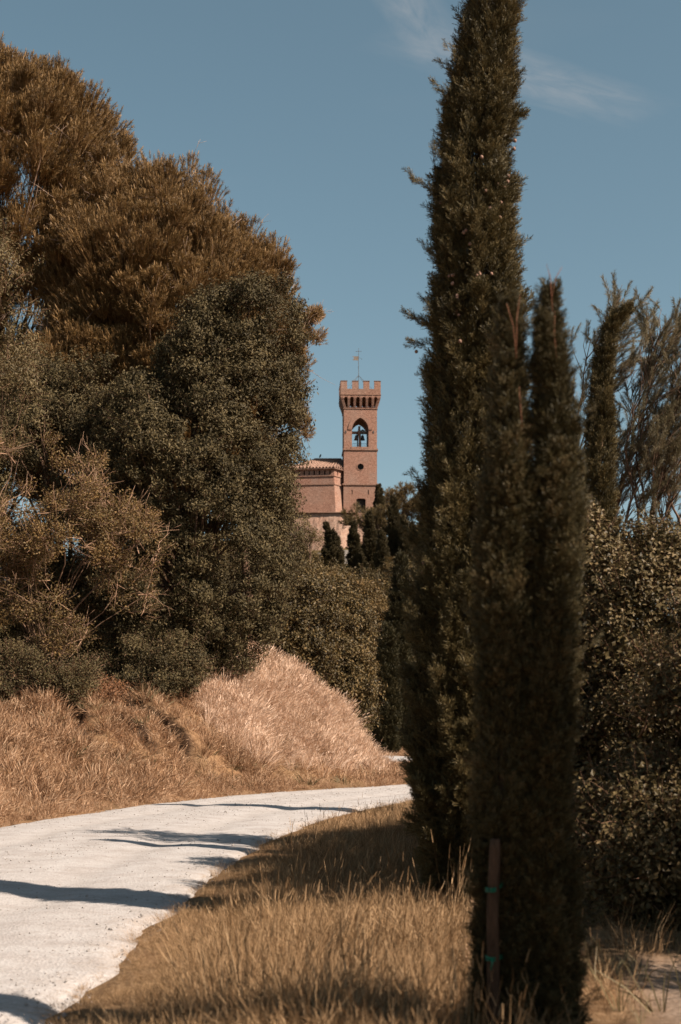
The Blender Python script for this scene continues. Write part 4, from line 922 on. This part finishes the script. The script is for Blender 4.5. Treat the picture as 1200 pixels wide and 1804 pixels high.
# ------------------------------------------------------------------ hedge trees beyond the bank
HED = [sprig_leaf(i+120, .55, 15, .15, .085, .1, .014) for i in range(4)]
for (nm, px, Y, E, lb, nc, sd_) in (
    ('hedge_tree', 500, 60, [ell(505,1110,60,75,105), ell(470,1060,60,50,70)], 'olive leaved tree right beside the dark tree behind the pale grass', 110, 71),
    ('hedge_tree', 590, 64, [ell(575,1130,64,62,95), ell(600,1210,64,44,75), ell(550,1070,64,44,40)], 'bushy olive tree in the middle below the castle wall', 130, 72),
    ('hedge_tree', 640, 69, [ell(610,1185,69,26,100), ell(606,1105,69,30,50), ell(622,1275,69,18,44)], 'bushy tree touching the dark cypress at the far bend', 110, 73)):
    tree(nm, loc_at(px, Y), E, lb, 'tree', HED, [M_HEDGE, M_BARK], nclump=int(nc*.95), per=30, flat_=.5, cr=.58, scl=(.7,1.15), trunk_r=.14, trunk_h=1.6, limbs=24, seed=sd_, up=.3, front=.35, group='trees beyond the dry bank', ragged=.3)
HOR = [sprig_leaf(i+130, .8, 13, .19, .12, .1, .02) for i in range(3)]
tree('yellowing_tree', loc_at(560, 95), [ell(565,1035,95,44,24), ell(618,1050,95,38,20), ell(535,1062,95,46,34), ell(600,1100,95,90,55)], 'yellowing loose leaved tree just under the leaning hill cypress', 'tree', HOR, [M_HAW, M_BARK], nclump=80, per=24, cr=1.0, scl=(.7,1.1), trunk_r=.18, trunk_h=3, limbs=24, seed=74, front=.4)

# ------------------------------------------------------------------ trees on the castle hill
FH = [sprig_leaf(i+140, 1.1, 12, .36, .20, .1, .035) for i in range(3)]
FP = [tuft_pine(i+150, .55, 26, .5, .05, False) for i in range(3)]
def hillcyp(Y, rows, lb, sd_, gr='cypresses on the castle hill', npl=150):
    l_, h_, p_, a_ = cyp_px(Y, rows); return cypress(l_, h_, p_, a_, lb, seed=sd_, nplume=npl, per=30, plume_l=1.9, mats=(M_CYPH, M_BARK), spray=.6, sw=.06, fill=400, pw=.34, group=gr, loose=0.0, zmin=.5)
hillcyp(210, [(925,574,1),(935,580,4),(950,586,11),(975,587,18),(1000,585,23),(1040,584,24)], 'leaning ragged cypress in front of the pale castle wall', 81)
hillcyp(212, [(922,622,1),(945,623,7),(975,626,12),(1010,631,16),(1060,635,17)], 'dark pointed cypress below the tower door', 82)
hillcyp(214, [(878,693,1),(900,694,6),(940,696,10),(1000,699,13),(1060,702,14)], 'thin tall cypress right of the pale trunked pine', 83)
hillcyp(228, [(858,667,1),(870,669,4),(890,668,7),(910,668,9),(950,670,9)], 'short cypress leaning on the right side of the tower', 84)
hillcyp(212, [(912,711,1),(935,712,5),(965,715,9),(1010,718,12),(1060,720,12)], 'cypress second from the right on the castle hill', 85)
hillcyp(224, [(925,726,1),(950,728,5),(990,730,9),(1050,732,10)], 'rightmost cypress on the castle hill beside the big roadside cypress', 86)
hillcyp(213, [(905,650,1),(925,651,6),(960,652,11),(1000,653,14),(1050,653,14)], 'cypress half hidden by the pale trunked pine', 91)
hillcyp(209, [(938,672,1),(955,673,6),(985,674,11),(1030,675,15),(1060,675,15)], 'cypress between the pale trunked pine and the thin tall one', 92)
tree('umbrella_pine', loc_at(705, 248), [ell(700,890,248,30,24), ell(722,884,248,34,24), ell(735,925,248,24,46), ell(752,890,248,26,26)], 'umbrella pine on the skyline right of the tower', 'pine', FP, [M_SCRUB, M_BARK], nclump=70, per=22, cr=1.3, scl=(.8,1.3), trunk_r=.16, trunk_h=5, limbs=22, seed=87, up=.9, shell=.45)
tree('pale_trunked_pine', loc_at(664, 217), [ell(640,912,217,30,15), ell(668,920,217,36,22), ell(690,935,217,26,24), ell(622,918,217,12,8), ell(676,960,217,24,22)], 'open pine with branching pale trunks below the tower', 'pine', FP, [M_SCRUB, M_BARKP], nclump=80, per=18, cr=1.0, scl=(.7,1.1), trunk_r=.28, trunk_h=9, limbs=22, seed=88, up=.9, shell=.4, bark=M_BARKP, lean=(.6,0))
tree('layered_cedar', loc_at(695, 205), [ell(692,990,205,18,4), ell(690,1004,205,24,4), ell(695,1018,205,30,4), ell(690,1034,205,34,5), ell(692,1052,205,36,6)], 'cedar with flat layered branches below the castle trees', 'cedar', FP, [M_HAW, M_BARK], nclump=60, per=12, cr=.8, scl=(.5,.8), trunk_r=.13, trunk_h=6, limbs=30, seed=89, up=.5, flat_=.25, shell=.3)
tree('slender_tree', loc_at(547, 205), [ell(545,925,205,11,16), ell(552,945,205,10,20), ell(540,960,205,14,16)], 'slender dark leaved tree before the pale castle wall', 'tree', FH, [M_SCRUB, M_BARK], nclump=18, per=9, cr=.7, scl=(.5,.9), trunk_r=.2, trunk_h=10, limbs=10, seed=90, shell=.3)
for i, (px, py, Y, rx, ry, lb, nc, mt) in enumerate((
    (515,985,214,26,38,'rust brown scrub tree at the left end of the castle wall',34,M_SCRUB), (545,1005,208,26,22,'pink brown scrub below the slender tree on the hill',26,M_SCRUB),
    (600,1025,200,30,22,'low dark scrub between the two hill cypresses',26,M_HEDGE), (500,1040,190,50,36,'wide dark scrub tree low on the left of the castle hill',44,M_HEDGE),
    (655,1045,198,36,34,'dark leafy tree under the pale trunked pine',36,M_HEDGE), (720,1040,190,40,50,'dark tree at the right foot of the castle hill',40,M_HEDGE),
    (650,990,226,34,26,'shaded bushy tree right of the terrace wall',28,M_OAK), (700,985,232,34,30,'shaded tree behind the thin hill cypress',28,M_OAK), (735,980,236,18,26,'tree behind the rightmost hill cypress',18,M_OAK), (578,1042,180,50,26,'broad low tree halfway up the castle hill',34,M_HEDGE), (640,1085,160,90,50,'wide bushy tree at the foot of the castle hill',60,M_HEDGE), (470,1000,222,36,44,'tree behind the big leafy tree at the hill edge',34,M_OAK))):
    tree('hill_scrub_tree', loc_at(px, Y), [ell(px, py, Y, rx, ry)], lb, 'tree', FH, [mt, M_BARK], nclump=nc, per=20, cr=1.15, scl=(.6,1.05), trunk_r=.16, trunk_h=2.2, limbs=14, seed=100+i, shell=.4, group='scrub trees on the castle hill')

# ------------------------------------------------------------------ right side: round-leaved shrub and tamarisks
RND = [sprig_leaf(i+170, .22, 12, .047, .031, .15, .005) for i in range(5)]
def eld(px, py, Y, rx, ry, dy): k_ = Y/F; return (P(px, py, Y), (rx*k_, dy, ry*k_))
tree('round_leaved_shrub', loc_at(1150, 13.2), [eld(1090,1110,13.2,85,140,.7), eld(1185,1150,13.2,105,175,.8), eld(1035,1010,13.2,26,70,.4), eld(1012,965,13.2,9,34,.1), eld(1085,985,13.3,14,36,.15), eld(1150,965,13.1,13,42,.15), eld(1192,950,13.2,12,44,.15), eld(1120,1010,13.2,10,40,.15), eld(1120,1330,12.8,130,190,.8), eld(1190,1480,12.4,110,170,.8), eld(1150,1500,11.0,105,150,.7), eld(1225,1340,11.2,80,230,.8), eld(1060,1480,12.8,60,130,.6), eld(1300,1300,13,150,330,1.0)],
     'tall round leaved shrub filling the right edge behind the cypress', 'shrub', RND, [M_SHRUB, M_TWIG], nclump=520, per=52, cr=.25, scl=(.7,1.25), ragged=.2, trunk_r=.05, trunk_h=.9, limbs=70, seed=180, up=.5, shell=.72, bark=M_TWIG, front=.5, twigs=40)
tree('round_leaved_shrub', (5.1, 11.5, Gz(5.1, 11.5)), [((5.1,11.5,1.7), (1.1,1.1,1.75))], 'unseen round leaved shrub added outside the right edge for shade', 'shrub', RND, [M_SHRUB, M_TWIG], nclump=110, per=50, cr=.3, scl=(1.0,1.5), trunk_r=.05, trunk_h=.9, limbs=20, seed=181, up=.5, shell=.7, bark=M_TWIG)  # added out of view to shade the lower part of the tall shrub
tree('round_leaved_shrub', (4.6, 8.2, Gz(4.6, 8.2)), [((4.6,8.2,1.5), (.9,1.5,1.7))], 'smaller unseen round leaved shrub added nearer the camera for shade', 'shrub', RND, [M_SHRUB, M_TWIG], nclump=100, per=46, cr=.3, scl=(1.0,1.5), trunk_r=.05, trunk_h=.9, limbs=20, seed=184, up=.5, shell=.6, bark=M_TWIG)  # added out of view; its shadow darkens the ground behind the dirt path
tree('round_leaved_shrub', (2.25, 19.5, Gz(2.25, 19.5)), [((2.25,19.3,1.5), (.72,1.3,1.5))], 'round leaved shrub added hidden behind the near cypresses for shade', 'shrub', RND, [M_SHRUB, M_TWIG], nclump=110, per=50, cr=.32, scl=(1.0,1.6), trunk_r=.05, trunk_h=.9, limbs=20, seed=182, up=.5, shell=.7, bark=M_TWIG)  # hidden occluder, added to throw shade on the farther verge
tree('round_leaved_shrub', (1.95, 15.6, Gz(1.95, 15.6)), [((1.95,15.8,1.5), (.7,1.3,1.55)), ((1.95,14.0,1.2), (.4,.7,1.3))], 'round leaved shrub added hidden right behind the tallest cypress for shade', 'shrub', RND, [M_SHRUB, M_TWIG], nclump=150, per=50, cr=.32, scl=(1.0,1.6), trunk_r=.05, trunk_h=.9, limbs=20, seed=183, up=.5, shell=.6, bark=M_TWIG)  # added out of sight to deepen the dark patch on the verge
TAM = [plume_tamarisk(i+190, .42) for i in range(4)]
def tamarisk(px, Y, stems, lb, seed, per=20):
    l_ = loc_at(px, Y); root = empty('tamarisk_tree', l_, lb, 'tamarisk', 'feathery tamarisks on the right'); r = random.Random(seed); rg = np.random.default_rng(seed); paths = []; Pp, Dd, Ss = [], [], []; k_ = Y/F
    for st_ in stems:
        pts = [Vector(((q[0]-600)*k_-l_[0], (q[2] if len(q) > 2 else 0), H+(YH-q[1])*k_-l_[2])) for q in st_]
        fine = []
        for i in range(len(pts)-1):
            for j in range(5): fine.append(pts[i].lerp(pts[i+1], j/5)+Vector((r.uniform(-1,1), r.uniform(-1,1), 0))*.02)
        fine.append(pts[-1]); n = len(fine); paths.append((fine, [.017*(1-i/n)+.003 for i in range(n)]))
        for i in range(int(n*.28), n):
            u_ = i/n
            for _ in range(2 if u_ < .75 else 3):
                d = Vector((r.uniform(-.5,1.0), r.uniform(-.8,.8), r.uniform(.5,1.2))).normalized(); L_ = r.uniform(.35,.9)*(1.25-u_*.6); b = fine[i]; e = b+d*L_+Vector((.12,0,-.03)); mid = b.lerp(e, .5)+Vector((-.03,0,.05)); paths.append(([b, mid, e], [.006,.004,.002]))
                nn = max(2, int(per*L_*.22))
                for q in range(nn):
                    t = r.uniform(.25,1); p = b.lerp(e, t); Pp.append(p); Dd.append(d+Vector((r.uniform(-.3,.9), r.uniform(-.5,.5), r.uniform(-.2,.6)))); Ss.append(r.uniform(.55,1.1))
    trunk_mesh(paths, 'trunk', M_BARK, root, 5); scatter('crown', TAM, [M_TAM, M_BARK], np.array([tuple(p) for p in Pp]), np.array([tuple(p) for p in Dd]), np.array(Ss), root, 'stuff', seed)
tamarisk(1075, 18.5, [[(1080,1300),(1080,940),(1050,870),(1015,833),(1040,720),(1050,633)], [(1080,1300),(1078,950),(1098,842),(1130,773),(1100,668)], [(1080,1300),(1060,900),(1030,790),(1060,677),(1095,599,.3)], [(1080,1300),(1040,1000),(1012,773),(1035,633),(1075,572,-.3)], [(1080,1300),(1072,940),(1110,807),(1120,720),(1165,599,-.4)]],
         'sparse tamarisk whose thin stems cross the slim bent cypress', 201, 5)
tamarisk(1140, 17.5, [[(1140,1300),(1100,930),(1118,860),(1160,790),(1185,720)], [(1140,1300),(1145,900),(1170,833),(1190,738),(1200,633)], [(1140,1300),(1150,960),(1120,807),(1140,703),(1160,599)], [(1140,1300),(1150,900),(1200,807),(1230,720),(1240,616)], [(1140,1300),(1160,930),(1185,880),(1215,790),(1250,677,.3)], [(1140,1300),(1125,900),(1100,790),(1130,677),(1175,581,.3)]],
         'dense feathery tamarisk with pale reddish branches at the right edge', 202, 7)
tamarisk(1210, 18.2, [[(1210,1300),(1200,930),(1170,851),(1180,773),(1190,668)], [(1210,1300),(1215,900),(1240,773),(1230,633)], [(1210,1300),(1190,960),(1160,900),(1150,825),(1140,738)], [(1210,1300),(1230,900),(1280,764),(1300,633)]],
         'tamarisk rooted beyond the right edge leaning into the picture', 203, 8)

# ------------------------------------------------------------------ grass
def scatter_ground(name, n, xr, yr, dens, sprigs, mt, scl, seed, lean=(0,0), label=None, tilt=.42, sink=0.0, ypow=1.0):
    rg = np.random.default_rng(seed); x = rg.uniform(*xr, n); y = yr[0]+(yr[1]-yr[0])*rg.random(n)**ypow; s_, run = road_dist(x, y); hw = half_width(run); d = dens(x, y, s_, hw)
    keep_ = rg.random(n) < d; x, y = x[keep_], y[keep_]; z = G(x, y, False)-sink; k = len(x); s_ = np.abs(s_[keep_])-hw[keep_]
    dirs = np.stack([rg.normal(lean[0], tilt, k), rg.normal(lean[1], tilt, k), np.ones(k)], 1); lx_ = fbm(x*.6, y*.6, seed+8, 3)-.45; dirs[:,0] += 1.6*lx_; dirs[:,1] += 1.2*(fbm(x*.6+30, y*.6, seed+9, 3)-.45)
    sc = rg.uniform(*scl, k)*(.25+1.5*fbm(x*1.1, y*1.1, seed+3, 4))*(.42+.58*S(s_/.9))
    ob = scatter(name, sprigs, [mt], np.stack([x, y, z], 1), dirs, sc, None, 'stuff', seed); tag(ob, label); return ob
GN = [clump_grass(i+300, 52, (.12,.17,.22,.15,.28,.13,.18)[i], .0024, (0,0), .11, .12, (2.6,1.8,1.3,2.4,1.0,3.0,2.0)[i]) for i in range(7)]
GT = [clump_grass(i+310, 7, .44, .0030, (0,0), .06, .9, .35) for i in range(5)]
GB = [clump_grass(i+320, 40, .36, .010, (0,0), .18, .15, 1.2) for i in range(6)]
GP = [clump_grass(i+330, 30, .60, .010, (.30,0), .14, .7, .55) for i in range(4)]
def d_verge(x, y, s_, hw):
    e = np.clip((s_-hw+.18+.55*(fbm(x*2.2, y*2.2, 51)-.5))/.35, 0, 1); path = dirt_mask(x, y)
    return e*(1-.96*path)*np.where(x > 1.15+.05*(y-8), .05, 1)*np.where((x > .35) & (y < 7.0), .1, 1)*np.where(y < 13, 1, np.where(y < 22, .62, .40))*(.30+.70*S((fbm(x*1.4, y*1.4, 57)-.28)*4))
scatter_ground('dry_verge_grass', 52000, (-2.0, 5.2), (5.6, 36), d_verge, GN, M_GRASS, (.58,1.05), 401, (-.1,0), 'dry tan grass on the verge right of the road', ypow=1.7)
scatter_ground('tall_grass_stalks', 3000, (-1.6, 4.5), (6.2, 24), lambda x, y, s_, hw: np.clip((s_-hw-.1)/.8, 0, 1)*(1-.9*dirt_mask(x, y))*np.where(x > 1.1, .03, 1)*S((fbm(x*1.1, y*1.1, 61)-.28)*4)*.8, GT, M_GRASS, (.7,1.2), 402, (.05,0), 'tall dry seeding stalks standing in the verge', tilt=.12, ypow=1.5)
scatter_ground('green_weeds', 900, (1.2, 4.0), (6.3, 12.5), lambda x, y, s_, hw: .22*(1-.6*dirt_mask(x, y))*np.clip((x-1.3)/.5, 0, 1), [clump_grass(i+340, 9, .34, .008, (0,0), .04, 0, .8) for i in range(4)], M_WEED, (.4,.9), 403, (0,0), 'greyish green weeds along the dirt path', tilt=.2)
def pale_mask(x, y): return S((x+4.6)/1.3)*S((1.8-x)/1.6)*S((y-38.8-.45*np.clip(x+3,0,5)*-.6)/3.0)
def d_bank(x, y, s_, hw): return np.clip((-s_-hw+.25+.3*(fbm(x*2, y*2, 53)-.5))/.5, 0, 1)*np.where(y > 53, 0, 1)*(1-.6*pale_mask(x, y))*(.5+.5*S((fbm(x*.9, y*.9, 59)-.2)*3))*(1-.99*np.clip(scarp(x, y+.12)[1]*1.8, 0, 1))
scatter_ground('bank_grass', 34000, (-15, 4.5), (22, 72), d_bank, GB, M_GRASSB, (.65,1.2), 404, (.0,0), 'dry reddish tan grass covering the bank left of the road', ypow=1.35)
scatter_ground('feather_grass', 9500, (-5.2, 2.6), (37.5, 51), lambda x, y, s_, hw: pale_mask(x, y)*np.clip((-s_-hw-1.4)/1.5, 0, 1), GP, M_PALE, (.6,1.05), 405, (.25,0), 'pale pinkish feather grass on the crest of the bank', tilt=.3)
scatter_ground('bank_weeds', 2200, (-13, 3), (27, 50), lambda x, y, s_, hw: np.clip((-s_-hw-.3)/.8, 0, 1)*S((fbm(x*1.3, y*1.3, 71)-.42)*6)*(1-.7*pale_mask(x, y)), [clump_grass(i+350, 26, .30, .016, (0,0), .16, 0, 1.2) for i in range(3)], M_WEED, (.6,1.2), 408, (0,0), 'low olive weeds among the dry grass of the bank', tilt=.3)
scatter_ground('bramble_litter', 6500, (-13, -3.2), (33, 45), lambda x, y, s_, hw: np.clip((-s_-hw-1.8)/1.2, 0, 1)*S((fbm(x*.8, y*.8, 63)-.36)*5), RUS, M_RUST, (.5,.9), 406, (0,0), 'rust coloured dead stems tangled in the bank grass', tilt=.6, sink=.05)
scatter_ground('far_verge_grass', 14000, (-12, 14), (52, 100), lambda x, y, s_, hw: np.clip((np.abs(s_)-hw-.1)/.5, 0, 1), GB, M_GRASSB, (.4,.75), 407, (0,0), 'dry grass along the far bend of the road')
# gravel stones lying loose
def peb(seed):
    r = random.Random(seed); m = MB(); V = [Vector(q).normalized()*r.uniform(.7,1.2) for q in ((1,0,0),(-1,0,0),(0,1,0),(0,-1,0),(0,0,.7),(0,0,-.7),(.6,.6,.4),(-.6,.5,.4),(.5,-.6,.4),(-.6,-.6,.3))]
    m.add([v_*.01 for v_ in V], [(4,6,7),(4,7,9),(4,9,8),(4,8,6),(0,6,8),(1,9,7),(2,7,6),(3,8,9),(0,2,6),(0,8,3),(1,7,2),(1,3,9),(0,5,2),(0,3,5),(1,2,5),(1,5,3)]); return m
rg = np.random.default_rng(77); n = 44000; yv = 7.5+34*rg.random(n)**1.6; xv = rg.uniform(-7.5, 3.0, n); s_, run = road_dist(xv, yv); hw = half_width(run); edge = np.abs(s_)/hw
kp = (edge < 1.1) & (rg.random(n) < np.where((edge > .82), .95, np.where(np.abs(edge-.1) < .12, .5, .22))); xv, yv, s_ = xv[kp], yv[kp], s_[kp]; hw = hw[kp]
zr = base_h(xv, yv)+.05*(1-(s_/hw)**2)+.035*(fbm(xv*1.6, yv*1.6, 41)-.5)+.02*(fbm(xv*6, yv*6, 43, 2)-.5)-.035*np.exp(-((np.abs(s_/hw)-.42)/.12)**2)+.014
zr = np.where(np.abs(s_/hw) > .9, zr-.03, zr)
po = scatter('loose_gravel', [peb(i) for i in range(4)], [M_PEB], np.stack([xv, yv, zr], 1), np.tile([0,0,1.0], (len(xv),1))+rg.normal(scale=.4, size=(len(xv),3)), rg.gamma(2.0, .26, len(xv))*np.interp(yv, [7,40], [.8,1.4]), None, 'stuff', 78); tag(po, 'loose pale stones lying on the gravel road')

# wild oat stalk with hanging pale seed heads
def oat(px, Y, topy, lb, seed, n=9, sc=1.0):
    x = (px-600)*Y/F; gz = Gz(x, Y); r = random.Random(seed); o = empty('wild_oat', (x, Y, gz), lb, 'grass stalk', 'wild oat stalks'); hh = H+(YH-topy)*Y/F-gz
    m = MB(); pts = [(0,0,-.02), (.004,0,hh*.4), (.0,0,hh*.75), (.02,0,hh*.97), (.035,0,hh)]; m.tube(pts, [.0022,.002,.0017,.0012,.0008], 5); m.build('stem', M_GRASS, o, True)
    m = MB()
    for i in range(n):
        z = hh*(1-.012*i*sc)-i*.018*sc; p = Vector((.02+r.uniform(.0,.03), r.uniform(-.015,.015), z)); leaf(m, p, (r.uniform(.1,.9), r.uniform(-.3,.3), -r.uniform(.3,.9)), (0,-1,.3), .026*sc, .010*sc)
    m.build('seed_heads', M_PALE, o, False, 'stuff', normals=False)
oat(822, 8.3, 1552, 'tall wild oat stalk with pale hanging seed heads left of the stake', 1, 9, 1.1)
oat(812, 8.0, 1618, 'shorter wild oat stalk left of the stake in the sunlit weeds', 2, 12)
# woodland mass over the far hill slopes and fields: reads as one far-off wood
rg = np.random.default_rng(501); n = 1500; bx_ = rg.uniform(-60, 75, n); by_ = 92+175*rg.random(n); s_, run = road_dist(bx_, by_)
kp = (np.abs(s_) > 6) & ~((by_ > 196) & (bx_ > -14) & (bx_ < 9)) & ~((by_ > 232) & (bx_ < 12)) & ((by_ > 100) | (np.abs(bx_-3) > 4)); bx_, by_ = bx_[kp], by_[kp]; bz_ = G(bx_, by_); pt = []; dr = []; sc = []; tn = []
for x, y, z in zip(bx_, by_, bz_):
    r_ = rg.uniform(1.3, 2.9); k = 34; j = rg.normal(size=(k,3)); j /= np.linalg.norm(j, axis=1, keepdims=True); j[:,2] = np.abs(j[:,2])*1.1-.1
    pt.append(np.array([x, y, z+.2])+j*r_*rg.uniform(.55,1,(k,1))); dr.append(j+np.array([0,0,.4])); sc.append(rg.uniform(.9,1.7,k)); tn.append(np.clip(rg.normal(rg.uniform(.2,.8), .15, k), 0, 1))
wd_ = scatter('hill_woodland', FH, [M_HEDGE, M_BARK], np.vstack(pt), np.vstack(dr), np.concatenate(sc), None, 'stuff', 502, tint=np.concatenate(tn)); tag(wd_, 'low olive woodland covering the slopes around the castle hill')
